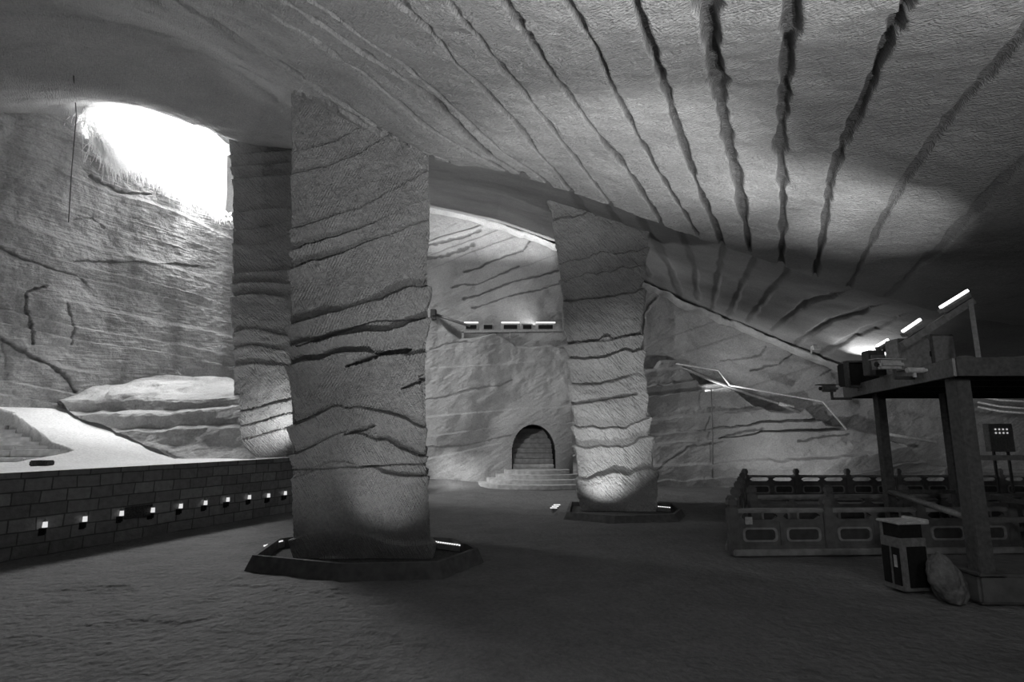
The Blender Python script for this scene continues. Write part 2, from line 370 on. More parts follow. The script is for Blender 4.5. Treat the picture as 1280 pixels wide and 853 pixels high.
Rm = np.concatenate([Rm, Rm[:1]], 0)
M_rim = rock('rim rock with painted light', .34, .52, hatch=10, hs=(2, 5), bump=.05, bstr=.9, big=1.2, grain=9)
struct(grid('trim_2', Rm[::-1], M_rim))

# ------------------------------------------------------------------ wall_left
sA = -26.0; sB = W(345, 200)[1] + 8
tops = [(-60, 120), (0, 120), (80, 122), (94, 140), (102, 151), (118, 176), (140, 196), (165, 205), (190, 214), (215, 235), (240, 252), (265, 265), (292, 274), (332, 282), (347, 150), (356, 120)]
ts = [W(*a)[1] for a in tops]; tz = [W(*a)[0].z for a in tops]
ss = np.concatenate([np.linspace(sA, -3, 120, endpoint=False), np.linspace(-3, 10, 620, endpoint=False), np.linspace(10, sB, 60)])
zt = np.interp(ss, ts, tz); zt = np.where(ss > ts[-1], 15.5, zt) + fbm(ss * 2.5, 0.0, 1, 4) * .10 * ((ss > ts[3]) & (ss < ts[-2]))
NVL = 560
v = np.linspace(0, 1, NVL)[:, None]
Zl = -.3 + (zt + .3) * v
Pl = np.stack([WA[0] + WD[0] * ss + 0 * Zl, WA[1] + WD[1] * ss + 0 * Zl, Zl], -1)
S2 = ss + 0 * Zl
hw = Zl + .09 * S2 + .45 * fbm(S2 * .12, Zl * .12, 2, 3)
dl = strata(hw, .62, .16, 1.0) * (.55 + .45 * fbm(S2 * .3, Zl * .5, 8, 2)) + fbm(S2 * .45, Zl * .45, 0, 4) * .16 + fbm(S2 * 4, Zl * 6, 4, 3) * .025
wx, wy, _ = project(Pl)
CR = [([(56, 359), (32, 365), (38, 400), (43, 428)], 2.2, .16, .5), ([(84, 380), (92, 410), (90, 428)], 1.8, .1, .4), ([(0, 423), (60, 455), (84, 473), (94, 488)], 2.5, .2, .7),
      ([(98, 326), (180, 328), (250, 332)], 1.8, .12, .8), ([(118, 218), (150, 238), (195, 240)], 2, .16, .5), ([(0, 310), (60, 335), (100, 345), (110, 352)], 1.8, .12, .7),
      ([(95, 275), (120, 270), (135, 285)], 1.8, .08, .4), ([(5, 430), (8, 460)], 1.2, .06, .3)]
mc0 = LINE[0]; dc, mc = crack(wx, wy, CR); mc = np.maximum(mc, mc0 * .45)
dl = dl - dc * .42
Pl[..., 0] += WN[0] * dl; Pl[..., 1] += WN[1] * dl
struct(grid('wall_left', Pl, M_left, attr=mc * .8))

# ------------------------------------------------------------------ far walls
def wallgrid(name, xs, Yf, zlo, ztop, mat, nz, disp, back=0.0, lines=(), keepf=None, recess_shade=0.8):
    zb = np.broadcast_to(np.asarray(zlo, float), xs.shape)
    vv = np.linspace(0, 1, nz)[:, None]
    Zw = zb + (ztop - zb) * vv; Yw = Yf + 0 * Zw; Xw = xs + 0 * Zw
    A = np.stack([Xw, Yw, Zw], -1)
    d = disp(Xw, Zw); ax, ay, _ = project(A); dcx, m = crack(ax, ay, lines) if lines else (0, np.zeros_like(Xw))
    A[..., 1] -= d - dcx * .35
    m = np.maximum(m, LINE[0] * .35)
    if back:
        rows = []
        for k, (by, bz) in enumerate([(.08, .05), (.25, .09), (.5, .1), (back, .12)]):
            r = A[-1].copy(); r[:, 1] += by; r[:, 2] += bz + fbm(r[:, 0] * 1.5, k, 2, 2) * .03; rows.append(r)
        A = np.concatenate([A, np.stack(rows)], 0); m = np.concatenate([m, np.zeros((4, len(xs)))], 0)
    kp = keepf(A) if keepf else None
    return struct(grid(name, A, mat, keep=kp, attr=m * recess_shade))
def topline(px_list, Yf):
    pts = [P(a, b, Yf(a)) for a, b in px_list]
    return np.array([p.x for p in pts]), np.array([p.z for p in pts])

# upper back wall
xs = np.linspace(-13, 5.5, 420)
wallgrid('wall_back', xs, 24.6, 4.5, np.interp(xs, [-13, -3.5, 2.1, 5.5], [14.5, 12.1, 10.6, 9.2]), M_back, 260,
         lambda x, z: strata(z - .36 * x + .3 * fbm(x * .3, z * .3, 1, 2), .95, .08) * (.5 + .5 * vn(x * .4, z * .4)) + fbm(x * .5, z * .5, 9, 4) * .14,
         lines=[([(533, 308), (575, 296), (602, 286)], 2.2, .2, .6), ([(533, 324), (560, 318), (592, 306)], 3, .15, .6), ([(578, 340), (620, 325), (652, 312), (662, 300)], 1.6, .2, .5),
                ([(568, 360), (610, 350), (650, 335)], 1.4, .12, .5), ([(580, 374), (620, 360), (700, 336)], 1.5, .15, .5), ([(590, 385), (650, 368), (700, 355)], 1.2, .1, .4)])
# lower back wall with the doorway
YB = 22.7
tl = [(380, 380), (520, 380), (540, 388), (550, 403), (560, 415), (575, 426), (600, 423), (618, 418), (632, 425), (645, 434), (665, 436), (690, 432), (705, 437), (730, 440), (800, 445)]
lx, lz = topline(tl, lambda a: YB)
xs = np.linspace(-9.5, 6.3, 640)
dc_ = P(667, 587, YB)              # doorway: sill centre
sill = dc_.z; dw = (P(694, 560, YB).x - P(640, 560, YB).x) / 2; dh = P(667, 531, YB).z - sill
def in_arch(x, z, g=0.0):
    x = x - dc_.x; zz = z - sill; sp = dh - dw * 1.25
    return (np.abs(x) < dw + g) & (zz > -.0) & ((zz < sp) | ((x / (dw + g)) ** 2 + ((zz - sp) / (dw * 1.25 + g)) ** 2 < 1))
def keep_door(A):
    c = (A[:-1, :-1] + A[1:, 1:]) / 2
    return ~in_arch(c[..., 0], c[..., 2])
def dlow(x, z):
    d = strata(z - .10 * x + .3 * fbm(x * .25, z * .25, 4, 2), 1.15, .09, 2) * (.5 + .5 * vn(x * .3, z * .6)) + fbm(x * .4, z * .4, 3, 4) * .2 + fbm(x * 3, z * 3, 1, 3) * .02
    rr = np.hypot(x - dc_.x, z - sill - .9); return d * smooth(rr, 1.0, 2.2)
wallgrid('wall_back', xs, YB, -.2, np.interp(xs, lx, lz), M_back, 330, dlow, back=2.4, keepf=keep_door,
         lines=[([(533, 500), (580, 490), (640, 476)], 1.3, .06, .4), ([(533, 560), (600, 555), (636, 545)], 1.3, .05, .4), ([(533, 440), (560, 430), (590, 428)], 1.2, .06, .4)])
# doorway tunnel, its steps and the steps in front
bm = B(); ring = []
arch = [(-dw, 0), (-dw, dh - dw * 1.25)] + [(-dw * math.cos(a), dh - dw * 1.25 + dw * 1.25 * math.sin(a)) for a in np.linspace(.15, PI - .15, 14)] + [(dw, dh - dw * 1.25), (dw, 0)]
for k, y in enumerate([0.02, .3, .8, 1.6, 3.6]):
    ring.append([bm.verts.new((dc_.x + (a * 1.0 if k else a * 1.04) + .06 * vn(k * 1.0, i * .7, 2.0).item() * (k > 0), YB + y, sill + b * (1.03 if k == 0 else 1) + (.55 * y - .3 if False else 0))) for i, (a, b) in enumerate(arch)])
for k in range(4):
    for i in range(len(arch) - 1): bm.faces.new((ring[k][i], ring[k][i + 1], ring[k + 1][i + 1], ring[k + 1][i]))
bm.faces.new(ring[-1])
t_door = obj('door_1', bm, M_gravel); struct(t_door)  # very dark material paints the shade inside the tunnel
st = thing('tunnel_stairs', 'rough stone stairs climbing away inside the arched doorway', 'stairs', (dc_.x, YB + .25, sill))
for k in range(8):
    bm = B(); bm_box(bm, (0, .32 * k + .5, .125 + .2 * k), (dw * 2 - .06, 1.0, .13), bevel=.03); bm_box(bm, (0, .32 * k + .56, .03 + .2 * k), (dw * 2 - .06, 1.0, .06)); obj('stair_step', bm, M_step, st)
# semi-round steps
ds = thing('doorway_steps', 'low curved stone steps spreading out below the arched doorway', 'steps', (dc_.x, YB, 0))
for k in range(4):
    z1 = sill * (k + 1) / 4; z0 = sill * k / 4
    w = 2.25 - .33 * k; dpt = 2.05 - .42 * k
    bm = B(); n = 28
    pts = [(w * 1.02 * math.cos(a) * (1 - .12 * math.sin(a) ** 6) + .12, -dpt * abs(math.sin(a)) ** .6) for a in np.linspace(0, PI, n)]
    pts = [(pts[0][0], .3)] + pts + [(pts[-1][0], .3)]
    lo_ = [bm.verts.new((a + .02 * random.uniform(-1, 1), b, 0 if k == 0 else z0 - .02)) for a, b in pts]; hi_ = [bm.verts.new((v_.co.x, v_.co.y + .015, z1)) for v_ in lo_]
    bm.faces.new(hi_); bm.faces.new(lo_[::-1])
    for i in range(len(pts)): bm.faces.new((lo_[i], lo_[(i + 1) % len(pts)], hi_[(i + 1) % len(pts)], hi_[i]))
    obj('step', bm, M_step, ds)

# right wall: upper recessed, lower with the ledge
yr = lambda a: np.interp(a, [700, 820, 1300], [22.4, 22.0, 19.6])
yu = lambda x: np.interp(x, [3, 6.2, 19], [24.0, 23.1, 20.4])
xs = np.linspace(3.0, 21, 520)
Lx = np.array([p[0] for p in lowl]); Lz = np.array([p[2] for p in lowl])
wallgrid('wall_right', xs, yu(xs), -.2, np.interp(xs, Lx, Lz) + .25, M_right, 220,
         lambda x, z: fbm(x * .4, z * .4, 7, 4) * .22 + strata(z - .32 * x, 1.3, .05) * .6 + .0,
         lines=[([(823, 370), (806, 392), (803, 440)], 2, .15, .3), ([(935, 463), (975, 457), (990, 443)], 1.6, .15, .5), ([(900, 452), (950, 445), (958, 436)], 1.6, .08, .5), ([(1025, 470), (1040, 462)], 1.6, .08, .5)])
tl = [(700, 448), (800, 452), (812, 464), (820, 464), (827, 453), (850, 452), (862, 468), (876, 483), (908, 480), (920, 490), (945, 508), (965, 516), (985, 518), (1008, 514), (1020, 523), (1035, 533), (1060, 538), (1100, 545), (1135, 560), (1165, 583), (1200, 590), (1300, 592), (1500, 600)]
lx, lz = topline(tl, yr)
xs = np.linspace(2.4, 24, 700)
wallgrid('wall_right', xs, np.interp(xs, [2.4, 5.6, 18.3, 24], [22.6, 22.1, 19.6, 18.5]), -.2, np.interp(xs, lx, lz), M_right, 240,
         lambda x, z: strata(z - .13 * x + .3 * fbm(x * .25, z * .25, 6, 2) + .05 * fbm(x * 2, z, 3, 2), .66, .32, 3) * (.35 + .7 * smooth(vn(x * .45, z * .7), -.5, .4)) + fbm(x * .4, z * .4, 5, 4) * .2 + fbm(x * 3, z * 4, 2, 3) * .03,
         back=1.4, lines=[([(900, 548), (930, 540), (955, 537)], 1.8, .2, .6), ([(1000, 550), (1040, 545), (1062, 543)], 1.8, .2, .6), ([(820, 590), (860, 560), (905, 552)], 1.4, .08, .5)])
# hidden shell behind and to the side of the camera
def quadwall(name, a, b, z0, z1, mat):
    n = 60; x = np.linspace(0, 1, n); A = np.array(a)[None] + (np.array(b) - np.array(a))[None] * x[:, None]
    Zq = np.linspace(z0, z1, 30)[:, None] + 0 * x
    g = np.stack([A[:, 0] + 0 * Zq, A[:, 1] + 0 * Zq, Zq], -1); g[..., 1] += fbm(g[..., 0] * .3, Zq * .3, 2, 3) * .2
    return struct(grid(name, g, mat))
quadwall('wall_front', (-25, -7.6), (17, -7.6), -.3, 12, M_right)
quadwall('wall_right', (15.6, -8), (19.5, 22), -.3, 9, M_right)
quadwall('wall_back', (-14, 25.8), (20, 25.8), -.3, 15.5, M_right)

gx, gy = np.meshgrid(np.linspace(12, 22, 30), np.linspace(-9, 26, 60))
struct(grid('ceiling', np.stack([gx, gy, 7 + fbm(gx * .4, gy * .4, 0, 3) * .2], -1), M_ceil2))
# ------------------------------------------------------------------ floor
xs = np.linspace(-22, 21, 860); ys = np.concatenate([np.linspace(-8, 2.0, 80, endpoint=False), np.linspace(2.0, 12, 520, endpoint=False), np.linspace(12, 26, 160)])
Xf, Yf = np.meshgrid(xs, ys)
nf = fbm(Xf * .9, Yf * .9, 1, 3) * .012 + fbm(Xf * 5, Yf * 7, 2, 4) * .006
r_ = fbm(Xf * 1.1, Yf * 2.6, 5, 4); nf = nf + .028 * smooth(r_, .28, .36) * smooth(Yf, 5.6, 6.0) * (1 - smooth(Yf, 7.9, 8.6)) * (1 - smooth(Xf, -1.0, .6)) * (.6+.4*vn(Xf*3,Yf*6))
nf = nf + .25 * np.exp(-(((Xf + 3.2) / 2.3) ** 2 + ((Yf - 22.6) / 1.3) ** 2))
struct(grid('floor', np.stack([Xf, Yf, nf - .02], -1), M_floor))

# ------------------------------------------------------------------ pillars
def pillar(name, label, mat, left, right, Yf, depth, ztop, backin, disp, lines=(), nz=900, skew=0.0, nf_=420):
    """left/right: silhouette as (x, y) pairs at the front face's depth"""
    lp = [P(a, b, Yf) for a, b in left]; rp = [P(a, b, Yf) for a, b in right]
    z = np.linspace(-.25, ztop, nz)
    def prof(pp):
        pp = sorted(pp, key=lambda p: p.z); return np.interp(z, [p.z for p in pp], [p.x for p in pp])
    xl, xr = prof(lp), prof(rp)
    m = nf_
    sec = [(0, 0)] * 0
    a = np.linspace(0, 1, m, endpoint=False)
    fr = np.stack([a, 0 * a], -1); n2 = 90; b_ = np.linspace(0, 1, n2, endpoint=False)
    s1 = np.stack([1 + 0 * b_ - backin * b_, b_], -1); s2 = np.stack([1 - backin - (1 - 2 * backin) * b_, 1 + 0 * b_], -1); s3 = np.stack([backin - backin * b_, 1 - b_], -1)
    sec = np.concatenate([fr, s1, s2, s3], 0)
    kk = 5
    sm = sec.copy()
    for _ in range(kk): sm = (np.roll(sm, 1, 0) + sm * 2 + np.roll(sm, -1, 0)) / 4
    sec = sm
    Xp = xl[:, None] + (xr - xl)[:, None] * sec[None, :, 0]; Yp = Yf + skew * sec[None, :, 0] + depth * sec[None, :, 1] + 0 * Xp; Zp = z[:, None] + 0 * Xp
    A = np.stack([Xp, Yp, Zp], -1)
    n = normals(A, True)
    d = disp(Xp, Yp, Zp)
    m_ = LINE[0] * .25 * smooth(vn(Xp * 1.1, Zp * .9, 4), -.3, .4)
    if lines:
        ax, ay, _ = project(A); dc2, m2_ = crack(ax, ay, lines, .4); fm = (sec[None, :, 1] < .1); d = d - dc2 * fm; m_ = np.maximum(m_, m2_ * fm)
    A = A + n * d[..., None]
    cx = (xl[0] + xr[0]) / 2
    A[..., 0] -= cx; A[..., 1] -= Yf + depth / 2
    o = grid(name, A, mat, closed=True, attr=m_ * .8); o.location = (cx, Yf + depth / 2, 0)
    return tag(o, label, 'pillar', kind='thing')
def d1(x, y, z):
    up = smooth(x, -3.9, -1.4)
    h = z - (.75 * smooth(z, 1.8, 4.2)) * (x + 2.6) * .30 - .25 * up * smooth(z, 3, 5) + .2 * fbm(x * .7, z * .5, 3, 2) + .035 * fbm(x * 4, z * 2, 12, 2)
    a = strata(h, .62, .14, .5) * (1 - .75 * smooth(z, 4.9, 6.0)) * (.3 + .75 * smooth(vn(x * 1.1, z * .9, 4), -.5, .4))
    # chisel rows: short oblique strokes
    r = x * math.cos(.55) + z * math.sin(.55); q = -x * math.sin(.55) + z * math.cos(.55)
    st_ = np.sin((x * .86 - z * .42) * 150 + 4.5 * vn(x * 1.5, z * 1.5)) * .009 * (.35 + .65 * smooth(vn(r * 2.2, q * 5.5, 7), -.5, .2)) * (.5 + .5 * vn(r * 4, q * 4, 1))
    return a + st_ + fbm(x * .8, z * .6, y * .8, 4) * .05 + fbm(x * 9, z * 12, y * 9, 3) * .010
pillar('rock_pillar', 'massive chisel-marked rock pillar inside an octagonal kerb, nearest to the viewer', M_pil,
       [(366, 697), (364, 600), (362, 500), (359, 420), (361, 300), (362, 200), (362, 110), (362, 60)], [(540, 697), (538, 640), (534, 590), (533, 520), (532, 450), (536, 400), (535, 330), (537, 210), (538, 100)],
       9.35, 2.2, 8.9, .2, d1, lines=[([(430, 457), (452, 449), (475, 443), (512, 436)], (2.5, 5), .10, .2), ([(500, 486), (532, 473)], (1.5, 4.5), .08, .2), ([(432, 543), (466, 532)], (1.5, 3.5), .06, .2), ([(372, 432), (420, 415), (470, 400), (532, 398)], 1.6, .05, .2), ([(365, 588), (440, 584), (532, 580)], 1.5, .05, .2)])
def d2_(x, y, z):
    h = z - .06 * x * smooth(z, 0, 3) - .12 * (x - 3) * smooth(z, 3, 5) + .16 * fbm(x * .8, z * .5, 9, 3) + .05 * fbm(x * 4, z * 2, 2, 2)
    return strata(h, .78, .18, 1.4) * (.4 + .65 * smooth(vn(x * 1.1, z * .9, 2), -.5, .4)) + fbm(x * .9, z * .9, y, 4) * .05 + fbm(x * 6, z * 9, y * 6, 3) * .02
pillar('rock_pillar', 'tapering rock pillar with a brightly lit foot, right of the arched doorway', M_pil2,
       [(724, 642), (722, 600), (717, 540), (712, 470), (705, 400), (697, 330), (690, 285), (684, 240)], [(822, 642), (821, 620), (818, 560), (812, 500), (806, 440), (804, 400), (806, 360), (810, 330), (812, 300)],
       14.8, 2.6, 8.9, .22, d2_, lines=[([(715, 505), (760, 498), (795, 492)], 2.2, .12, .3), ([(703, 430), (760, 425), (800, 415)], 1.8, .08, .3), ([(700, 375), (750, 372), (785, 365)], 1.5, .08, .3)], nz=420, nf_=170)
def d3_(x, y, z):
    h = z - .1 * x + .3 * fbm(x * .4, z * .4, 2, 2)
    return strata(h, .62, .12, 2.2) * (.6 + .4 * vn(x * .7, z, 5)) + fbm(x * .9, z * .9, y, 4) * .06 + fbm(x * 6, z * 9, y * 6, 3) * .015
pillar('rock_pillar', 'banded rock pillar rising from the raised platform beside the bright roof opening', M_pil2,
       [(262, 580), (270, 560), (284, 530), (291, 500), (290, 400), (290, 300), (291, 240), (286, 185), (283, 120)], [(374, 580), (372, 500), (370, 200), (370, 120)],
       15.5, 2.5, 12.2, .12, d3_, nz=420, nf_=170)

# ------------------------------------------------------------------ raised platform with masonry face
PZ = 1.37
e0 = np.array(G(0, 592, PZ))[:2]; e1 = np.array(G(362, 572.5, PZ))[:2]
pd = (e1 - e0) / np.linalg.norm(e1 - e0); pn = np.array([pd[1], -pd[0]])
ang = math.atan2(pd[1], pd[0])
a0, a1 = -14.0, 13.0
plat = bpy.data.objects.new('trim_1', None)
xs = np.linspace(a0, a1, 500); zz = np.linspace(-.1, PZ, 40)[:, None]
loc = np.stack([xs + 0 * zz, -fbm(xs * 2, zz * 3, 3, 3) * .015 + 0 * zz, zz + 0 * xs], -1)
o = grid('wall_platform', loc, M_mas); struct(o); o.location = (e0[0], e0[1], 0); o.rotation_euler = (0, 0, ang)
# top surface: rises to a pale ramp at the wall
us = np.linspace(0, 1, 900)[None]; vs_ = np.linspace(0, 1, 420)[:, None]
s_e = a0 + (a1 - a0) * us
Ex, Ey = e0[0] + pd[0] * s_e + pn[0] * .03, e0[1] + pd[1] * s_e + pn[1] * .03
Wx_, Wy_ = WA[0] + WD[0] * (-21 + 36 * us) - WN[0] * .4, WA[1] + WD[1] * (-21 + 36 * us) - WN[1] * .4
Xp, Yp = Ex * (1 - vs_) + Wx_ * vs_, Ey * (1 - vs_) + Wy_ * vs_
dist_wall = (Xp - WA[0]) * WN[0] + (Yp - WA[1]) * WN[1]; sw = (Xp - WA[0]) * WD[0] + (Yp - WA[1]) * WD[1]
de = -((Xp - e0[0]) * pn[0] + (Yp - e0[1]) * pn[1])
Zp = PZ + 0 * Xp + 1.33 * np.clip(1 - dist_wall / 4.9, 0, 1.1) ** 1.05 * smooth(de, .1, 2.2) + fbm(Xp * 1.2, Yp * 1.2, 2, 3) * .02 * smooth(de, .2, 1)
STEPS = [(572.5, 76), (563, 87), (557, 60), (552, 50), (547, 39), (542, 28), (537, 20), (532, 8)]
sY = [12.75 + .25 * k for k in range(8)]; sX = [P(a[1], a[0], y_).x for a, y_ in zip(STEPS, sY)]
cut = smooth(np.interp(Yp, sY, sX) + .10 - Xp, 0, .12) * (1 - smooth(Yp, sY[-1] + .05, sY[-1] + .15))
Zp = Zp - cut * np.clip(Zp - PZ, 0, 2)
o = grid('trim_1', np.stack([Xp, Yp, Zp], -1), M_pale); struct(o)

# rock outcrop
rows = [[(60, 488, 17.3), (110, 479, 17.6), (185, 472, 18.3), (250, 474, 18.7), (300, 478, 18.7)],
        [(70, 495, 16.6), (110, 488, 16.7), (185, 484, 16.9), (250, 486, 16.9), (300, 488, 16.8)],
        [(77, 500, 15.95), (120, 499.5, 15.8), (185, 498, 15.7), (250, 500, 15.5), (300, 496, 15.3)],
        [(79, 503, 15.9), (120, 503, 15.75), (185, 502, 15.62), (250, 504, 15.45), (300, 499, 15.25)],
        [(88, 514, 15.9), (130, 514, 15.75), (185, 514, 15.6), (250, 511, 15.45), (300, 505, 15.25)],
        [(92, 518, 15.5), (130, 519, 15.35), (185, 518, 15.2), (250, 513, 15.1), (300, 507, 15.1)],
        [(98, 522, 15.45), (132, 522, 15.3), (185, 521, 15.15), (250, 517, 15.05), (300, 512, 15.05)],
        [(138, 536, 15.3), (160, 537, 15.2), (200, 536, 15.1), (250, 532, 15.0), (300, 528, 15.0)],
        [(145, 540, 15.0), (165, 540, 14.9), (200, 540, 14.8), (250, 536, 14.8), (300, 534, 14.8)],
        [(165, 549, 14.8), (185, 552, 14.7), (215, 556, 14.65), (255, 557, 14.6), (305, 556, 14.6)],
        [(195, 561, 14.5), (215, 569, 14.3), (238, 577, 14.0), (270, 577, 14.1), (320, 576, 14.3)],
        [(225, 575, 14.1), (232, 590, 14.0), (244, 596, 13.9), (275, 596, 13.9), (320, 594, 14.2)]]
R = np.array([[tuple(P(*a)) for a in r] for r in rows])
rk = np.concatenate([np.linspace(i, i + 1, 22, endpoint=False) for i in range(len(rows) - 1)] + [[len(rows) - 1]]); ck = np.linspace(-.0, 4, 260)
R1 = np.stack([[np.interp(rk, range(len(rows)), R[:, j, k]) for j in range(5)] for k in range(3)], -1)   # (5, nr, 3)
O = np.stack([[np.interp(ck, range(5), R1[:, i, k]) for i in range(len(rk))] for k in range(3)], -1)     # (nr, nc, 3)
fO = fbm(O[..., 0] * 1.6, O[..., 1] * 1.6, O[..., 2] * 4, 4)
O[..., 2] += fO * .045 + .10 * smooth(fbm(O[..., 0] * .9, O[..., 1] * 1.5, 3, 3), .2, .6) * (rk[:, None] < 2)
O[..., 1] += fbm(O[..., 0] * 2.5, O[..., 2] * 2.5, 1, 4) * .05
o = grid('rock_outcrop', O, M_out)
tag(o, 'layered rock outcrop with sunlit flat top between left wall and platform pillar', 'rock', kind='thing')

# stone steps on the platform at far left
sx = thing('stone_stairs', 'worn stone steps rising leftwards on the sunlit platform at the left edge', 'steps', tuple(G(20, 580, PZ)))
base = Vector(sx.location)
for k, (yy, right) in enumerate(STEPS):
    Yk = 12.75 + .25 * k
    top = P(right, yy, Yk); xr = top.x; xl = P(-120, yy, Yk).x; hgt = .125 if k else .1
    xa = xl; parts_ = []
    while xa < xr - .05:
        xb = min(xr, xa + random.uniform(.5, 1.1)); xb = xr if xr - xb < .25 else xb; parts_.append((xa, xb)); xa = xb
    bm = B()
    for xa, xb in parts_:
        bm_box(bm, ((xa + xb) / 2 - base.x, Yk + .3 - base.y + random.uniform(-.02, .02), top.z - hgt * .8 - base.z + random.uniform(-.01, .01)), (xb - xa + .01, .6, hgt * 1.6), bevel=.022)
    obj('stair_step', bm, M_pstep, sx)
bm = B(); c = G(52, 583, PZ); bm_box(bm, (0, 0, .055), (.34, .22, .11), bevel=.02)
tag(obj('stone_block', bm, M_gravel, loc=(c.x, c.y, PZ)), 'small dark block lying on the pale platform edge by the steps', 'block')

# ------------------------------------------------------------------ lanterns along the masonry
lan = [(53, 655), (103, 648), (149, 641), (188, 637), (223, 632), (254, 628), (282, 624), (309, 621), (333, 619), (354, 616)]
proto = None
ordn = ['leftmost', 'second from left', 'third from left', 'fourth from left', 'fifth from left', 'sixth from left', 'fourth from the near pillar', 'third from the near pillar', 'second from the near pillar', 'right beside the near pillar']
def wall_pt(x, y):
    d = ray(x, y); M_ = np.array([[d[0], -pd[0]], [d[1], -pd[1]]]); t_, s_ = np.linalg.solve(M_, e0)
    return np.array([e0[0] + pd[0] * s_, e0[1] + pd[1] * s_, H + d[2] * t_])
for i, (x, y) in enumerate(lan):
    w = wall_pt(x, y)
    lab = 'small glowing wall lantern on the masonry face, ' + ordn[i]
    if proto is None:
        proto = thing('wall_lantern', lab, 'lantern', group='lanterns along the masonry face')
        bm = B(); bm_box(bm, (0, 0, -.13), (.09, .04, .12)); bm_bar(bm, (0, 0, -.14), (0, -.075, -.14), .035); bm_cyl(bm, (0, -.075, -.16), (0, -.075, -.055), .03); obj('bracket', bm, M_black, proto)
        bm = B(); bm_cyl(bm, (0, -.075, -.055), (0, -.075, .04), .038, .032); obj('glass_globe', bm, M_lamp, proto, sm=True)
        bm = B(); bm_cyl(bm, (0, -.075, .04), (0, -.075, .075), .045, .012); bm_cyl(bm, (0, -.075, .075), (0, -.075, .095), .01); obj('cap', bm, M_lgrey, proto)
        o = proto
    else: o = copy_tree(proto); o['label'] = lab
    p = np.array([w[0] + pn[0] * 0.0, w[1] + pn[1] * 0.0, w[2]])
    o.location = p; o.rotation_euler = (0, 0, ang)

# dark plate standing in for a niche in the masonry
w = wall_pt(173, 640); bm = B(); bm_box(bm, (0, 0, 0), (.55, .06, .22), bevel=.01)
o = obj('niche_plate', bm, M_gravel, loc=w); o.rotation_euler = (0, 0, ang); tag(o, 'dark rectangular plate set in the masonry between the third and fourth lanterns', 'plate')

# ------------------------------------------------------------------ kerbs and pits around the pillars
def kerb(name, label, pts, h, w, out, ic):
    """closed ring with a sloping outer face; pts = inner-top outline in plan"""
    c = sum((Vector((p[0], p[1], 0)) for p in pts), Vector()) / len(pts)
    t_ = thing(name, label, 'kerb', c)
    bm = B(); n = len(pts); rings = []
    def sc_(k, z):
        r = []
        for p in pts:
            v = Vector((p[0], p[1], 0)) - c; r.append(bm.verts.new((v.x + v.normalized().x * k, v.y + v.normalized().y * k, z)))
        return r
    rings = [sc_(0, .0), sc_(0, h), sc_(w, h), sc_(w + out, -.02)]
    for a, b in zip(rings, rings[1:]):
        for i in range(n): bm.faces.new((a[i], a[(i + 1) % n], b[(i + 1) % n], b[i]))
    k = obj('kerb_stone', bm, M_kerb, t_)
    bm = B(); f = sc_(-.0, .035); bm.faces.new(f); obj('gravel_bed', bm, M_gravel, t_)
    return t_
def gp(x, y, z): p = G(x, y, z); return (p.x, p.y)
k1 = kerb('pillar_kerb', 'dark octagonal stone kerb around the foot of the nearest pillar', [gp(322, 692, .22), gp(430, 702, .22), gp(545, 700, .22), gp(592, 684, .22), gp(585, 680, .22), gp(560, 672, .22), gp(420, 664, .22), gp(350, 672, .22)], .2, .07, .10, 0)
k2 = kerb('pillar_kerb', 'low dark stone kerb around the foot of the right-hand pillar', [gp(712, 640, .16), gp(770, 644, .16), gp(840, 642, .16), gp(848, 636, .16), gp(838, 629, .16), gp(715, 627, .16)], .15, .07, .10, 0)
def strip(name, label, a, b, n, group):
    a, b = Vector(a), Vector(b); c = (a + b) / 2
    t_ = thing(name, label, 'light', c, group=group)
    bm = B(); bm_bar(bm, a - c, b - c, .06, .1); obj('housing', bm, M_steel2, t_)
    for i in range(n):
        p = (a - c) + (b - a) * ((i + .5) / n); bm = B(); bm_box(bm, (0, 0, 0), ((b - a).length / n * .55, .035, .02)); obj('diode', bm, M_led, t_, loc=p + Vector((0, -.02, .055)))
    return t_
gl = 'floodlight strips in the pillar pits'
strip('floodlight_strip', 'row of bright dots in the kerbed pit left of the near pillar', G(330, 687, .1), G(365, 677, .1), 12, gl)
strip('floodlight_strip', 'row of bright dots in the kerbed pit right of the near pillar', G(541, 681, .1), G(576, 686, .1), 12, gl)
strip('floodlight_strip', 'row of bright dots right of the right-hand pillar foot', G(822, 636, .1), G(838, 637.5, .1), 7, gl)
strip('floodlight_strip', 'small tilted floodlight on the ground left of the right-hand pillar', G(691, 639, .12), G(697, 633, .12), 3, gl)

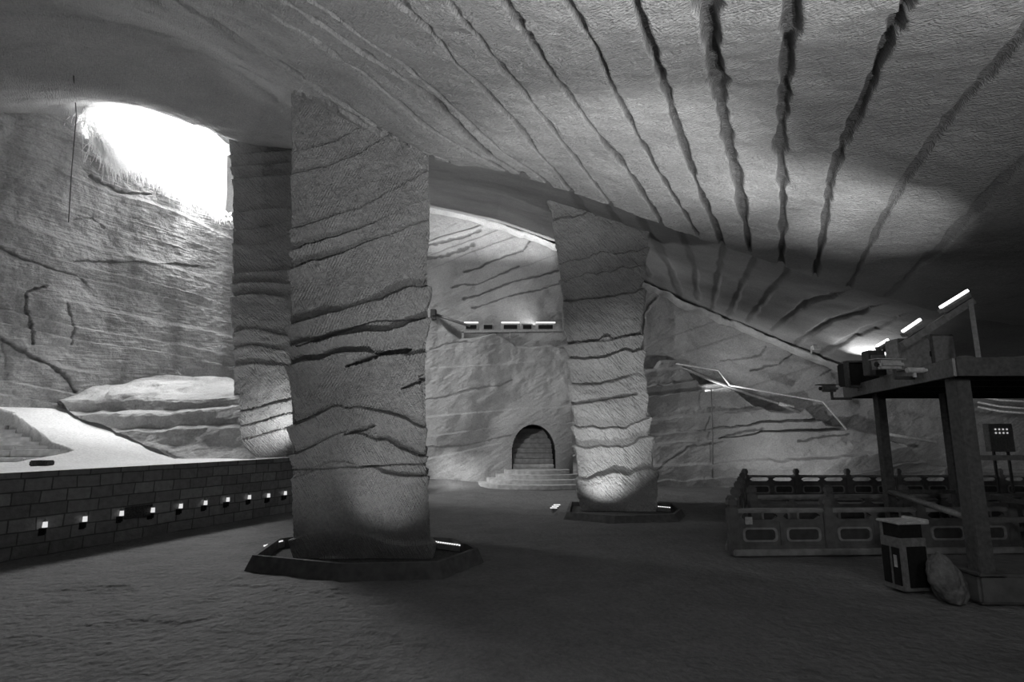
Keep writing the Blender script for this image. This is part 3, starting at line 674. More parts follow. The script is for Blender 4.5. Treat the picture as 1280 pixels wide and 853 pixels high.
# ------------------------------------------------------------------ balustrades
def balustrade(label, a, b, n, back=False):
    a, b = Vector((a[0], a[1], 0)), Vector((b[0], b[1], 0)); L_ = (b - a).length; rz = math.atan2(b.y - a.y, b.x - a.x)
    t_ = thing('stone_balustrade', label, 'balustrade', a, rz, 'stone balustrades round the sunken pit')
    step = L_ / n; post = pan = car = rail = None
    bm = B(); bm_box(bm, (L_ / 2, 0, .71), (L_, .13, .07), bevel=.02); obj('top_rail', bm, M_bal, t_)
    bm = B(); bm_box(bm, (L_ / 2, 0, .05), (L_ + .1, .26, .1), bevel=.015); obj('base_rail', bm, M_bal, t_)
    for i in range(n + 1):
        if post is None:
            bm = B(); bm_box(bm, (0, 0, .38), (.16, .16, .76), bevel=.012); bm_box(bm, (0, 0, .775), (.11, .11, .04)); bm_box(bm, (0, 0, .85), (.15, .15, .12), bevel=.02); bm_box(bm, (0, 0, .92), (.10, .10, .03), bevel=.008)
            post = obj('post', bm, M_balp, t_); q = post
        else: q = post.copy(); C.objects.link(q); q.parent = t_
        q.location = (i * step, 0, 0)
    for i in range(n):
        if pan is None:
            bm = B(); bm_box(bm, (0, 0, .33), (step - .16, .07, .46))
            bm_box(bm, (0, 0, .545), (step - .16, .1, .035), bevel=.008); bm_box(bm, (0, 0, .125), (step - .16, .11, .05), bevel=.008)
            bm_box(bm, (0, 0, .33), (.05, .1, .4))
            # cloud-shaped supports that leave openings below the rail
            for s_ in (-.5, 0, .5):
                w_ = (step - .16) * (1 if s_ else 1)
                x_ = s_ * w_
                bm_prism(bm, [(x_ - .13, .56), (x_ + .13, .56), (x_ + .07, .60), (x_ + .045, .62), (x_ + .07, .645), (x_ + .13, .68), (x_ - .13, .68), (x_ - .07, .645), (x_ - .045, .62), (x_ - .07, .60)], -.035, .035)
            pan = obj('panel', bm, M_balp, t_); q = pan
            w_ = (step - .16) / 2 - .14; cars = []
            for s_ in (-1, 1):
                bm = B(); cx = s_ * ((step - .16) / 4 + .005); pts = []
                hw_, hh = w_ / 2, .115; rr = .07
                for (qx_, qz_, a_) in ((1, 1, 0), (-1, 1, 90), (-1, -1, 180), (1, -1, 270)):
                    for k in range(5):
                        an = math.radians(a_ + 22.5 * k); pts.append((cx + qx_ * (hw_ - rr) + rr * math.cos(an), .325 + qz_ * (hh - rr) + rr * math.sin(an)))
                inn = [((x_ - cx) * .86 + cx, (z_ - .325) * .74 + .325) for x_, z_ in pts]
                nn = len(pts)
                for yy in (-1, 1):
                    A_ = [bm.verts.new((p_[0], yy * .034, p_[1])) for p_ in pts]; B_ = [bm.verts.new((p_[0], yy * .055, p_[1])) for p_ in pts]
                    C_ = [bm.verts.new((p_[0], yy * .055, p_[1])) for p_ in inn]; D_ = [bm.verts.new((p_[0], yy * .036, p_[1])) for p_ in inn]
                    for a_, b_ in ((A_, B_), (B_, C_), (C_, D_)):
                        for k in range(nn): bm.faces.new((a_[k], a_[(k + 1) % nn], b_[(k + 1) % nn], b_[k]))
                cm = obj('cartouche_frame', bm, M_bal, pan); cars.append(cm)
                bm = B(); bm_prism(bm, inn, -.039, .039); cars.append(obj('cartouche_recess', bm, M_bald, pan))
        else:
            q = pan.copy(); C.objects.link(q); q.parent = t_
            for c_ in cars: d_ = c_.copy(); C.objects.link(d_); d_.parent = q
        q.location = ((i + .5) * step, 0, 0)
    return t_
A0 = G(918, 694, 0)
balustrade('carved stone balustrade nearest the viewer, in front of the sunken pit', (A0.x, A0.y), (A0.x + 4.9, A0.y + .25), 3)
balustrade('carved stone balustrade running back along the left side of the pit', (A0.x + .10, A0.y + .3), (6.95, 17.2), 5)
balustrade('carved stone balustrade in the middle, just behind the front one', (4.95, 11.9), (11.4, 12.2), 4)
balustrade('carved stone balustrade furthest back, below the right wall', (7.1, 17.5), (16.5, 17.6), 6)
bm = B(); p = Vector((A0.x + .24, A0.y - .09, .56)); bm_box(bm, (0, 0, 0), (.12, .012, .12)); tag(obj('notice_plate', bm, M_lgrey, loc=p), 'small pale square plate fixed high on the front balustrade beside its corner post', 'plate')

# ------------------------------------------------------------------ steel lighting platform
r1 = Vector((5.68, 7.13, 0)); r3 = Vector((6.86, 10.5, 0)); r2 = Vector((8.12, 10.5, 0)); r4 = Vector((7.6, 7.13, 0))
rig = thing('lighting_platform', 'dark steel raised platform on square posts carrying lights and cameras', 'platform', (6.8, 8.8, 0))
def R_(v): return Vector(v) - Vector((6.8, 8.8, 0))
for q, w_ in ((r1, .19), (r3, .15), (r2, .17), (r4, .19)):
    bm = B(); bm_bar(bm, R_((q.x, q.y, .33 if q.y < 8 else 0)), R_((q.x, q.y, 2.74)), w_, w_, .008); bm_box(bm, R_((q.x, q.y, .345 if q.y < 8 else .01)), (w_ + .14, w_ + .14, .025)); obj('post', bm, M_steel, rig)
dk = [(5.42, 6.8), (10.0, 6.8), (10.8, 11.25), (6.68, 11.25)]
bm = B(); lo_ = [bm.verts.new(R_((a, b, 2.86))) for a, b in dk]; hi_ = [bm.verts.new(R_((a, b, 2.92))) for a, b in dk]
bm.faces.new(lo_[::-1]); bm.faces.new(hi_)
for i in range(4): bm.faces.new((lo_[i], lo_[(i + 1) % 4], hi_[(i + 1) % 4], hi_[i]))
obj('deck', bm, M_steel, rig)
for a, b, mt in ((0, 1, M_steel), (1, 2, M_steel), (2, 3, M_steel), (3, 0, M_board)):
    bm = B(); bm_bar(bm, R_((dk[a][0], dk[a][1], 2.80)), R_((dk[b][0], dk[b][1], 2.80)), .24 if False else .06, .22); obj('edge_beam', bm, mt, rig)
for k in range(3):
    y_ = 7.9 + k * 1.1; bm = B(); bm_bar(bm, R_((5.9 + k * .33, y_, 2.8)), R_((10.1 + .2 * k, y_, 2.8)), .08, .12); obj('joist', bm, M_steel, rig)
for a, b, z in ((r3, r2, .955), (r2, r4, .955), (r1, r4, .955), (r1, r4, 1.70), (r3, r1, .955)):
    bm = B()
    if a is r3 and b is r1: bm_cyl(bm, R_((a.x, a.y, z)), R_((b.x, b.y, z)), .045); obj('brace_pipe', bm, M_bin, rig, sm=True)
    else: bm_bar(bm, R_((a.x, a.y, z)), R_((b.x, b.y, z)), .06); obj('cross_bar', bm, M_steel, rig)
bm = B(); bm_bar(bm, R_((8.2, 10.45, .95)), R_((8.55, 10.3, .05)), .07); obj('brace', bm, M_steel, rig)
# tilted beam with strut
ba, bb = P(1128, 432, 7.6), P(1216, 376, 7.6)
bm = B(); bm_bar(bm, R_(ba), R_(bb), .07, .09); obj('tilted_beam', bm, M_steel2, rig)
bm = B(); bm_bar(bm, R_(P(1213, 376, 7.58)), R_(P(1226, 467, 7.2)), .055); obj('strut', bm, M_steel2, rig)
# the light bars on the beam
def lightbar(label, xa, ya, xb, yb, Yq):
    a, b = P(xa, ya, Yq), P(xb, yb, Yq); c = (a + b) / 2
    t_ = thing('light_bar', label, 'light', c, group='tilted light bars on the steel platform')
    dn = Vector((.3, .0, -.95)) * .05
    bm = B(); bm_bar(bm, a - c + dn, b - c + dn, .10, .06, .008); obj('housing', bm, M_steel2, t_)
    bm = B(); bm_bar(bm, a - c + Vector((-.008, -.03, .0)), b - c + Vector((-.008, -.03, .0)), .035, .035); obj('tube', bm, M_glow, t_)
    bm = B(); bm_bar(bm, (a - c) * .92 + Vector((.02, -.05, -.065)), (b - c) * .92 + Vector((.02, -.05, -.065)), .03, .05); obj('cooling_fins', bm, M_bin, t_)
    bm = B(); bm_bar(bm, dn, dn + Vector((.03, 0, -.10)), .03); obj('mounting_bracket', bm, M_steel, t_)
lightbar('glowing light bar topmost of three, near the peak of the tilted beam', 1174, 385, 1208, 364, 7.62)
lightbar('glowing light bar in the middle of three on the tilted beam', 1127, 415, 1149, 400, 7.65)
lightbar('glowing light bar lowest of three, half hidden behind the grey cabinet', 1095, 433, 1109, 425, 9.0)
# cabinet, boxes
DZ = 2.92
def boxthing(name, label, cat, x0, x1, y0, y1, Yq, dep, mat, extra=None, grp=None, base=None):
    a, b = P(x0, y1, Yq), P(x1, y0, Yq); z0 = base if base is not None else a.z
    c = Vector(((a.x + b.x) / 2, Yq + dep / 2, z0)); t_ = thing(name, label, cat, c, group=grp)
    hh = b.z - z0; ww = b.x - a.x
    bm = B(); bm_box(bm, (0, 0, hh / 2), (ww, dep, hh), bevel=.012); obj('housing', bm, mat, t_)
    return t_, ww, dep, hh
t_, w_, d_, h_ = boxthing('equipment_cabinet', 'long plain grey cabinet lying on the steel platform under the tilted beam', 'cabinet', 1126, 1164, 423, 460, 8.2, .3, M_steel2, base=DZ)
bm = B(); bm_box(bm, (0, -d_ / 2 - .006, h_ / 2), (w_ - .06, .012, h_ - .06)); dd = obj('door', bm, M_steel2, t_); bm = B(); bm_box(bm, (w_ * .4, -d_ / 2 - .02, h_ / 2), (.02, .02, .08)); obj('handle', bm, M_black, dd)
t_, w_, d_, h_ = boxthing('equipment_cabinet', 'tall dark cabinet at the right on the steel platform behind the strut', 'cabinet', 1168, 1192, 418, 460, 8.15, .3, M_steel, base=DZ)
bm = B(); bm_box(bm, (0, -d_ / 2 - .006, h_ / 2), (w_ - .05, .012, h_ - .06)); obj('door', bm, M_steel2, t_)
t_, w_, d_, h_ = boxthing('junction_box', 'small dark square box beside the grey cabinet above the floodlight', 'box', 1088, 1106, 438, 462, 8.9, .2, M_steel, base=DZ)
bm = B(); bm_box(bm, (0, -.11, h_ / 2), (w_ * .8, .02, h_ * .6)); obj('lid', bm, M_steel2, t_)
# large floodlight with frame
c = P(1079, 468, 10.2); fl = thing('large_floodlight', 'big black rectangular floodlight at the left corner of the steel platform', 'light', c)
bm = B(); bm_box(bm, (0, .15, 0), (.6, .3, .42), bevel=.02); obj('housing', bm, M_black, fl)
bm = B()
for s_ in (-1, 1): bm_box(bm, (s_ * .31, -.02, 0), (.03, .12, .48)); bm_box(bm, (0, -.02, s_ * .225), (.62, .12, .03))
obj('frame', bm, M_steel, fl)
bm = B(); bm_box(bm, (0, -.012, -.02), (.5, .02, .26)); obj('lens', bm, M_black, fl)
bm = B(); bm_box(bm, (0, .14, .235), (.44, .24, .05)); obj('cooling_fins', bm, M_steel2, fl)
bm = B(); bm_bar(bm, (0, .1, -.2), (0, .1, DZ - c.z if DZ - c.z < -.2 else -.3), .08); obj('mounting_bracket', bm, M_steel, fl)
# cameras
def cctv(label, x, y, Yq, length, r, mat, yaw, group=None):
    c = P(x, y, Yq); t_ = thing('security_camera', label, 'camera', c, yaw)
    bm = B(); bm_box(bm, (0, 0, 0), (length, r * 1.7, r * 1.5), bevel=r * .5); obj('housing', bm, mat, t_)
    bm = B(); bm_box(bm, (-.03, 0, r * .85), (length * 1.12, r * 2.0, .015), bevel=.004); obj('sunshade', bm, mat, t_)
    bm = B(); bm_cyl(bm, (-length / 2 - .012, 0, 0), (-length / 2 + .02, 0, 0), r * .4, r * .4); obj('lens', bm, M_black, t_)
    bm = B(); bm_bar(bm, (length * .15, 0, -r * .7), (length * .15, 0, -r * 2.2), .035); bm_bar(bm, (length * .1, 0, -r * 2.2), (length * .15 + .35, 0, -r * 2.2), .045); obj('bracket', bm, M_steel, t_)
cctv('small dark security camera on an arm at the far left tip of the steel platform', 1036, 486, 10.4, .32, .085, M_bin, 0)
cctv('pale oblong security camera housing on the steel platform in front of the cabinet', 1112, 456, 7.9, .40, .085, M_lgrey, math.radians(6))
bm = B(); bm_cyl(bm, (-.11, 0, 0), (.11, 0, 0), .035); bm_cyl(bm, (.11, 0, 0), (.15, 0, 0), .02); bm_bar(bm, (0, .02, -.02), (0, .02, -.09), .03)
c = P(1144, 463, 7.2); tag(obj('spotlight_tube', bm, M_lgrey, loc=c, sm=False), 'short pale spotlight tube lying on the platform edge right of the pale camera', 'light')
# crumpled items on the deck behind the strut
for i, (x, y, lab) in enumerate([(1202, 446, 'crumpled pale bag just left of the leaning strut on the platform'), (1250, 447, 'crumpled pale bag right of the leaning strut on the platform'), (1274, 449, 'crumpled pale bag on the platform at the right picture edge')]):
    c = P(x, y, 7.5); bm = B(); bmesh.ops.create_icosphere(bm, subdivisions=3, radius=1)
    for v_ in bm.verts:
        k = 1 + .3 * float(fbm(v_.co.x * 2 + i * 5, v_.co.y * 2, v_.co.z * 2, 3)); v_.co = Vector((v_.co.x * .16 * k, v_.co.y * .1 * k, v_.co.z * .055 * k))
    tag(obj('crumpled_bag', bm, M_bin, loc=(c.x, c.y, DZ + .05), sm=True), lab, 'bag', 'crumpled bags on the steel platform')
bm = B(); bm_bar(bm, (5.5, 6.9, 3.17), (10, 6.9, 3.17), .02)
bm_bar(bm, (10, 6.9, 3.17), (10, 6.9, 2.9), .02); bm_bar(bm, (6.1, 6.9, 3.17), (6.1, 6.9, 2.9), .02); bm.free()

# plinth, rock, bin
c = G(1248, 757, 0)
bm = B(); bm_box(bm, (0, 0, .17), (2.6, 1.15, .34), bevel=.03)
pl = obj('concrete_plinth', bm, M_plinth, loc=(6.84, 7.59, 0)); tag(pl, 'rough concrete plinth block under the nearest steel post', 'plinth')
bm = B(); bmesh.ops.create_icosphere(bm, subdivisions=5, radius=1)
for v_ in bm.verts:
    c_ = v_.co; k = 1 + .16 * float(fbm(c_.x * 1.3 + 4, c_.y * 1.3, c_.z * 1.3, 4)) + .03 * float(fbm(c_.x * 6, c_.y * 6, c_.z * 6, 3))
    tw = 1 - .25 * max(c_.z, 0)
    v_.co = Vector((c_.x * .20 * k * tw - .05 * c_.z, c_.y * .18 * k * tw, max(c_.z * .30 * k + .24, 0)))
c = G(1196, 750, 0)
M_boul = rock('boulder', .07, .2, hatch=80, hs=(3, 12), bump=.03, bstr=.8, big=5, grain=12)
tag(obj('boulder', bm, M_boul, loc=(5.30, 7.22, -.02), sm=True), 'upright rounded boulder on the ground between the litter bin and the plinth', 'rock')

bn = G(1132, 742, 0)
tb = thing('litter_bin', 'dark litter bin with pale frame and raised lid beside the boulder', 'bin', (bn.x + .17, bn.y + .2, 0), math.radians(8)); tb.scale = (.92, .92, .93)
bw, bd = .42, .36
bm = B(); bm_box(bm, (0, 0, .36), (bw, bd, .70), bevel=.01); obj('body', bm, M_bin, tb)
bm = B(); bm_box(bm, (.03, -bd / 2 - .004, .33), (bw - .12, .02, .54), bevel=.005); obj('door', bm, M_black, tb)
for s_ in (-1, 1):
    bm = B(); bm_box(bm, (-bw / 2 - .004, s_ * .09, .33), (.02, .13, .50), bevel=.004); pn_ = obj('side_panel', bm, M_black, tb)
bm = B(); bm_box(bm, (-bw / 2 - .018, -.09, .40), (.01, .05, .16)); tg = obj('sticker', bm, M_lgrey, tb)
bm = B(); bm_box(bm, (0, 0, .80), (bw - .06, bd - .06, .18)); obj('opening', bm, M_black, tb)
for sx_ in (-1, 1):
    bm = B(); bm_box(bm, (sx_ * (bw / 2 - .02), bd / 2 - .03, .80), (.03, .03, .2)); obj('lid_support', bm, M_bin, tb)
bm = B(); bm_box(bm, (0.02, 0, .915), (bw + .08, bd + .06, .035), bevel=.012); bm_box(bm, (bw / 2 + .02, 0, .93), (.07, bd + .06, .06), bevel=.01); obj('lid', bm, M_lgrey, tb)

# ------------------------------------------------------------------ control cabinet on the right
a = P(1240, 565, 15.0); b = P(1265, 530, 15.0)
cb = thing('control_cabinet', 'grey control cabinet with two rows of small lit indicators, far right', 'cabinet', ((a.x + b.x) / 2, 15.1, 0))
hh = b.z - a.z; ww = b.x - a.x
bm = B(); bm_box(bm, (0, 0, a.z + hh / 2), (ww, .2, hh), bevel=.01); obj('housing', bm, M_steel2, cb)
for r_i in range(2):
    for k in range(4):
        bm = B(); bm_cyl(bm, (-ww * .24 + k * ww * .16, -.105, b.z - hh * (.2 + .13 * r_i)), (-ww * .24 + k * ww * .16, -.115, b.z - hh * (.2 + .13 * r_i)), .022, seg=10)
        obj('indicator_light', bm, M_ind, cb)
bm = B(); bm_bar(bm, (-ww * .3, 0, 0), (-ww * .3, 0, a.z), .05); obj('leg', bm, M_steel, cb)
bm = B(); bm_bar(bm, (ww * .3, 0, 0), (ww * .3, 0, a.z), .05); obj('leg', bm, M_steel, cb)

# ------------------------------------------------------------------ back ledge: rail frame with five floodlights
YL = 22.75
ra, rb = P(577, 415, YL), P(704, 413, YL)
lf = thing('lamp_rail', 'pale metal rail frame on the back wall ledge carrying floodlights', 'rail', ra)
bm = B(); bm_bar(bm, (0, 0, 0), rb - ra, .09); obj('rail', bm, M_lgrey, lf)
for x0 in (.05,):
    bm = B(); bm_bar(bm, (x0, 0, 0), (x0, 0, -.42), .09); obj('leg', bm, M_lgrey, lf)
bm = B(); bm_bar(bm, (2.0, 0, 0), (2.0, 0, -.25), .05); obj('leg', bm, M_lgrey, lf)
bm = B(); bm_bar(bm, (0, .35, .0), rb - ra + Vector((0, .35, 0)), .05); obj('rear_rail', bm, M_steel2, lf)
fls = [(589, True, .62), (610, False, .5), (638, True, .8), (659, False, .5), (682, True, .85)]
fl_names = ['leftmost, with a lit top strip', 'second from left, unlit', 'middle one, with a lit top strip', 'second from right, unlit', 'rightmost and widest, with a lit top strip']
for (x, lit, w_), nm in zip(fls, fl_names):
    c = P(x, 409, YL); t_ = thing('ledge_floodlight', 'boxy floodlight on the back wall ledge, ' + nm, 'light', c, group='floodlights on the back wall ledge')
    bm = B(); bm_box(bm, (0, .15, .0), (w_, .3, .30), bevel=.03); obj('housing', bm, M_lgrey, t_)
    bm = B(); bm_box(bm, (0, -.005, -.0), (w_ * .7, .03, .17)); obj('lens', bm, M_black, t_)
    bm = B(); bm_bar(bm, (0, .15, -.12), (0, .15, -.24), .08); obj('foot', bm, M_steel2, t_)
    if lit: bm = B(); bm_box(bm, (0, .0, .19), (w_ * .95, .1, .04)); obj('lit_strip', bm, glow('ledge strip glow', 1.3), t_)
c = P(542, 394, YL); bm = B(); bm_box(bm, (0, 0, 0), (.24, .3, .45), bevel=.02); bm_box(bm, (0, -.17, .05), (.16, .06, .2))
tag(obj('wall_speaker', bm, M_steel, loc=c), 'small dark box on the ledge beside the near pillar edge', 'box')
def pipe(name, label, pts, r, mat, cat='pipe'):
    c = Vector(pts[0]); q = [Vector(p_) - c for p_ in pts]; bm = B(); rings = []
    for i, p_ in enumerate(q):
        d_ = (q[min(i + 1, len(q) - 1)] - q[max(i - 1, 0)]).normalized(); M_ = frame(Vector((0, 0, 0)), d_)
        rings.append([bm.verts.new(p_ + M_ @ Vector((r * math.cos(k * PI / 4), r * math.sin(k * PI / 4), 0))) for k in range(8)])
    for a_, b_ in zip(rings, rings[1:]):
        for k in range(8): bm.faces.new((a_[k], a_[(k + 1) % 8], b_[(k + 1) % 8], b_[k]))
    bm.faces.new(rings[0]); bm.faces.new(rings[-1])
    return tag(obj(name, bm, mat, loc=c, sm=True), label, cat)
pipe('conduit', 'thin dark conduit slanting down from the dark box to the lamp rail', [P(546, 394, YL), P(588, 408, YL)], .06, M_steel2)
pipe('conduit', 'pale conduit following the upper edge of the right wall ledge', [P(845, 455, 21.5), P(898, 463, 21.3), P(912, 482, 21.2), P(1028, 502, 20.6), P(1058, 537, 20.4)], .032, M_pipe)
pipe('conduit', 'dark conduit running in the crevice behind the pale one', [P(852, 459, 21.6), P(910, 484, 21.4), P(970, 503, 21.0), P(1000, 516, 20.8)], .07, M_steel2)
pipe('conduit', 'short pale tube lying on the right wall ledge', [P(974, 505, 20.9), P(992, 509, 20.9)], .07, M_pipe)
pipe('conduit', 'pale conduit on the lower ledge behind the steel posts', [P(1098, 541, 20.3), P(1170, 553, 20.0)], .05, M_pipe)
pipe('conduit', 'thin grey conduit rising up the right wall beside the tall pillar', [P(889, 486, 21.2), P(891, 545, 21.5), P(891, 600, 21.9)], .02, M_bin)
for k, (y1, y2) in enumerate([(491, 496), (496, 503), (503, 512), (509, 518)]):
    pipe('cable', 'pale cable strung behind the steel platform, ' + ['topmost of four', 'second of four from the top', 'third of four from the top', 'lowest of four'][k], [P(1222, y1, 18.5), P(1250, (y1 + y2) / 2 + 1, 18.2), P(1300, y2, 17.8)], .035, M_pipe, 'cable')
a = P(1018, 434, 21.2); bm = B(); bm_box(bm, (0, 0, 0), (.28, .2, .14)); bm_bar(bm, (-.2, 0, -.2), (-.1, 0, .1), .04)
tag(obj('ceiling_lamp_head', bm, M_pipe, loc=P(1020, 435, 20.4)), 'tiny pale lamp head fixed on the sloping rock rim above the right wall', 'light')
# thin cable hanging at the left wall
wp = [W(88, 147)[0], W(82, 215)[0], W(78, 280)[0]]
pipe('hanging_cable', 'thin dark cable hanging from the ceiling down the left wall', [P(92, 95, 11.6)] + [p_ + Vector((WN[0], WN[1], 0)) * .3 for p_ in wp], .014, M_steel, 'cable')

# ------------------------------------------------------------------ hanging plants at the opening
bm = B(); rnd = random.Random(7)
edge = [(94, 143), (102, 151), (118, 176), (140, 196), (165, 205), (190, 214), (215, 235), (240, 252), (265, 265), (288, 274)]
for k in range(1500):
    if k < 420: x = rnd.uniform(95, 135)
    elif k < 1330: x = rnd.uniform(115, 232)
    else: x = rnd.uniform(258, 292)
    y = np.interp(x, [e[0] for e in edge], [e[1] for e in edge])
    p0, s0 = W(x, y); inward = Vector((WN[0], WN[1], 0)); along = Vector((WD[0], WD[1], 0))
    p = p0 + inward * rnd.uniform(.0, .3) + Vector((0, 0, rnd.uniform(-.25, .2)))
    Lm = rnd.uniform(.25, .8) * (2.0 if x < 132 else 1.0) * (.6 if x > 255 else 1); d_ = (inward * rnd.uniform(-.2, .7) + along * rnd.uniform(-.15, .9) + Vector((0, 0, rnd.uniform(-.2, .8)))).normalized()
    w_ = rnd.uniform(.010, .026); prev = None; n = 6
    side = along * w_
    for j in range(n):
        ww_ = side * (1 - j / n * .8)
        q = (bm.verts.new(p - ww_), bm.verts.new(p + ww_))
        if prev: bm.faces.new((prev[0], prev[1], q[1], q[0]))
        prev = q; d_ = (d_ + Vector((rnd.uniform(-.2, .2), rnd.uniform(-.2, .2), -.5))).normalized(); p = p + d_ * Lm / n
tag(obj('hanging_plants', bm, M_vine), 'dry pale stems and roots hanging over the broken wall top at the opening', 'plants', kind='stuff')

# ------------------------------------------------------------------ lights
def area(name, loc, tgt, sx, sy, e, spread=180):
    l = bpy.data.lights.new(name, 'AREA'); l.shape = 'RECTANGLE'; l.size = sx; l.size_y = sy; l.energy = e; l.spread = math.radians(spread)
    o = bpy.data.objects.new(name, l); C.objects.link(o); o.location = loc
    o.rotation_euler = (Vector(tgt) - Vector(loc)).to_track_quat('-Z', 'Y').to_euler(); return o
def spot(name, loc, tgt, e, deg, blend=.8, r=.04):
    l = bpy.data.lights.new(name, 'SPOT'); l.energy = e; l.spot_size = math.radians(deg); l.spot_blend = blend; l.shadow_soft_size = r
    o = bpy.data.objects.new(name, l); C.objects.link(o); o.location = loc
    o.rotation_euler = (Vector(tgt) - Vector(loc)).to_track_quat('-Z', 'Y').to_euler(); return o
hole = W(225, 190)[0]
inw = Vector((WN[0], WN[1], 0))
# added lamps standing in for sky light through the opening
E = dict(opening_skylight=1500, shaft_ramp=1500, shaft_ledge=1500, shaft_wall=600, sun=4, near_foot=150, near_high=400, near_top=200, right_foot=100, right_mid=300,
         platform_pillar=200, back_ledge=100, back_rim=60, right_ledge=60, rim_right=300, back_wash=500, right_wash_a=150, right_wash_b=150, door_wash=40,
         rig_glow=100, rig_streak=200, rig_streak_b=200, ceil_a=200, ceil_b=200, ceil_c=200, ceil_d=200, ceil_e=200, middle_up=200, fill=20, world=.3)
def ceil_at(x, y):
    d = ray(x, y); t = 2.0
    for _ in range(4000):
        X_, Y_, Z_ = d[0] * t, d[1] * t, H + d[2] * t
        if Z_ > float(slab(np.array(X_), np.array(Y_))): break
        t += .01
    return Vector((X_, Y_, Z_))
area('opening_skylight', hole - inw * .6 + Vector((0, 0, .6)), tuple(Vector((-7.5, 14.2, 1.5))), 4.5, 3.0, E['opening_skylight'], 150)
hs = Vector((-9.7, 15.3, 10.6))
spot('shaft_ramp', tuple(hs), tuple(G(120, 560, 1.6)), E['shaft_ramp'], 42, .9, .25)
spot('shaft_ledge', tuple(W(205, 185)[0] + inw * 1.0), tuple(P(190, 492, 16.8)), E['shaft_ledge'], 44, .9, .4)
spot('shaft_wall', tuple(W(262, 215)[0] + inw * 1.6), tuple(W(215, 300)[0]), E['shaft_wall'], 95, 1, .3)
sun = bpy.data.lights.new('sun', 'SUN'); sun.energy = E['sun']; sun.angle = math.radians(2)
so = bpy.data.objects.new('sun', sun); C.objects.link(so); so.rotation_euler = Vector((.28, -.35, -1.0)).to_track_quat('-Z', 'Y').to_euler()
# pillars
spot('near_foot', (-2.2, 7.9, .25), (-1.95, 9.4, 1.35), E['near_foot'], 62, 1)
spot('near_high', (-.5, 6.8, .4), (-1.9, 9.4, 4.2), E['near_high'], 55, 1)
spot('near_top', (.6, 6.5, .6), (-1.7, 9.4, 6.3), E['near_top'], 40, 1)
spot('right_foot', tuple(G(757, 641.5, .12)), tuple(P(757, 575, 14.8)), E['right_foot'], 95, 1)
spot('right_mid', tuple(G(740, 700, .15)), tuple(P(762, 500, 14.8)), E['right_mid'], 40, 1)
spot('platform_pillar', (-5.65, 14.6, 1.75), (-7.2, 15.5, 2.9), E['platform_pillar'], 110, 1)  # added spot, hidden behind the near pillar
# floodlights on the ledges, then added rim and wash lamps without fixtures
area('back_ledge', tuple(P(640, 400, 23.4)), tuple(P(600, 290, 24.5)), 5, .3, E['back_ledge'])
area('back_rim', tuple(P(612, 345, 22.9)), tuple(P(612, 283, 24.3)), 6, .2, E['back_rim'], 60)
area('right_ledge', tuple(P(935, 485, 20.6)), tuple(P(945, 428, 22.0)), 3.2, .25, E['right_ledge'], 120)
spot('rim_right', tuple(P(1090, 470, 19.5)), tuple(P(1080, 415, 18.5)), E['rim_right'], 100, 1)
spot('back_wash', (-1.5, 14.5, 3.0), tuple(P(600, 500, 22.6)), E['back_wash'], 70, 1)
spot('right_wash_a', (5.6, 18.4, .4), (6.3, 21.8, 2.2), E['right_wash_a'], 130, 1)
spot('right_wash_b', (9.6, 18.3, .4), (10.2, 20.8, 1.8), E['right_wash_b'], 130, 1)
spot('door_wash', tuple(P(560, 560, 21.3)), tuple(P(560, 603, 21.8)), E['door_wash'], 140, 1)
# rig lamps, then unseen spots added to brighten ceiling, pillars, walls and floor
area('rig_glow', tuple(P(1190, 366, 7.5) + Vector((0, 0, .06))), tuple(P(1010, 180, 7.5)), .45, .08, E['rig_glow'], 170)
spot('rig_streak', tuple(P(1150, 385, 7.4)), tuple(ceil_at(1040, 235)), E['rig_streak'], 60, 1)
spot('added_streak_c', (3.5, 4.2, 1.0), tuple(ceil_at(1095, 280)), 60, 24, 1)  # streak spots c to e are added low down, off the rig
spot('added_streak_d', (2.2, 4.0, 1.0), tuple(ceil_at(760, 205)), 60, 50, 1)
spot('added_streak_e', (3.0, 4.2, 1.0), tuple(ceil_at(980, 255)), 60, 26, 1)
spot('beam_a', tuple(W(285, 225)[0] + inw * 2.0), tuple(W(222, 288)[0]), 150, 22, .9, .05)  # both beam spots are added to imitate light shafts on the left wall
spot('beam_b', tuple(W(240, 150)[0] + inw * 1.5), tuple(W(40, 230)[0]), 500, 26, 1, .3)
spot('rig_streak_b', tuple(P(1120, 400, 7.4)), tuple(ceil_at(860, 225)), E['rig_streak_b'], 55, 1)
spot('rig_far', tuple(P(1100, 424, 9.0)), tuple(P(1090, 405, 13)), 20, 110, 1)
for k_, tg_, src, an in (('ceil_a', (1030, 225), (3.8, 2.0, .4), 34), ('ceil_b', (850, 190), (3.2, .6, .4), 42), ('ceil_c', (660, 140), (2.0, .2, .4), 50), ('ceil_d', (430, 60), (1.0, .8, .4), 60), ('ceil_e', (200, 70), (-1.0, 2.4, .5), 55), ('ceil_f', (900, 30), (2.6, 0, .4), 80)):  # unseen spots added near the camera to brighten the ceiling
    spot(k_, src, tuple(ceil_at(*tg_)), E.get(k_, 150), an, 1)
spot('middle_up', (2.9, 18.2, .3), (2.0, 15.0, 8.0), E['middle_up'], 110, 1)
spot('near_left', (-3.9, 6.6, .3), (-3.0, 9.35, 2.4), 75, 75, 1)
spot('near_mid', (-.9, 6.9, .4), (-2.2, 9.35, 2.6), 70, 60, 1)
spot('far_right', (14.3, 14.8, 2.6), (16.0, 19.8, 2.0), 110, 66, 1, .1)
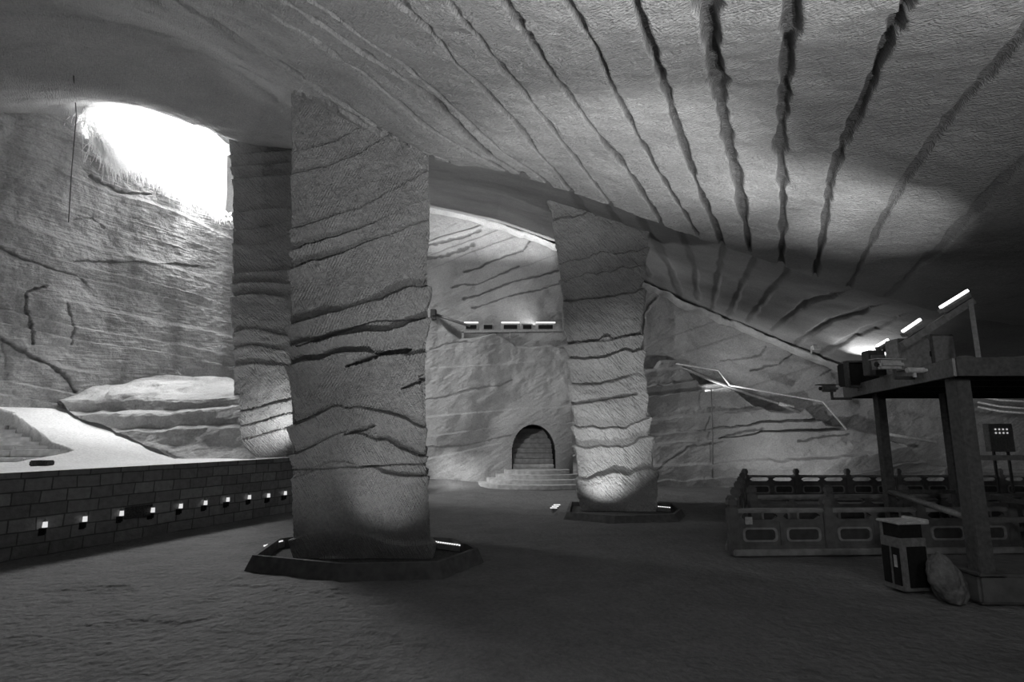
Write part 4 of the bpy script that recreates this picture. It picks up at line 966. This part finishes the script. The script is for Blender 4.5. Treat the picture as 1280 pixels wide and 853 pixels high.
spot('floor_wash', (-.2, 14.8, 6.6), (-.4, 16.2, 0), 260, 95, 1, .1)
spot('fill_right', (4.3, 1.8, 3.4), (7.2, 10, .9), 170, 62, 1, .2)
spot('fill', (.3, -1.0, 3.2), (4.5, 8, 1.8), E['fill'], 100, 1, .3)
# world
w = bpy.data.worlds.new('World'); sc.world = w; w.use_nodes = True
bg = w.node_tree.nodes['Background']; bg.inputs[0].default_value = (1, 1, 1, 1); bg.inputs[1].default_value = 2.0
FACT = {'back_ledge': 0.2, 'back_rim': 1.0, 'back_wash': 1.061, 'beam_a': 4.459, 'beam_b': 13.479, 'ceil_a': 0.0, 'ceil_b': 0.0, 'ceil_c': 4.38, 'ceil_d': 3.2, 'ceil_e': 0.35, 'ceil_f': 7.0, 'door_wash': 2.029, 'fill': 16.0, 'middle_up': 1.204, 'near_foot': 0.36, 'near_high': 0.664, 'near_top': 0.0, 'opening_skylight': 1.28, 'platform_pillar': 0.683, 'rig_far': 0.4, 'rig_glow': 0.0, 'rig_streak': 0.191, 'rig_streak_b': 0.961, 'added_streak_c': 15.855, 'added_streak_d': 24.0, 'added_streak_e': 17.745, 'right_foot': 0.8, 'right_ledge': 0.237, 'right_mid': 3.2, 'right_wash_a': 0.207, 'right_wash_b': 1.263, 'rim_right': 1.2, 'shaft_ledge': 0.0, 'shaft_ramp': 1.0, 'shaft_wall': 1.2, 'sun': 0.0, 'world': 1.0}
for o in C.objects:
    if o.type == 'LIGHT': o.data.energy *= FACT.get(o.name, 1.0)
bg.inputs[1].default_value = 1.4
# ------------------------------------------------------------------ camera
cam = bpy.data.cameras.new('Camera'); cam.sensor_width = 36; cam.lens = F / 1280 * 36; cam.clip_end = 200
co = bpy.data.objects.new('Camera', cam); C.objects.link(co); co.location = (0, 0, H); co.rotation_euler = (PI / 2 + PITCH, 0, 0)
sc.camera = co
sc.view_settings.view_transform = 'Standard'; sc.view_settings.look = 'None'
sc.cycles.use_denoising = True; sc.cycles.max_bounces = 6; sc.cycles.diffuse_bounces = 4
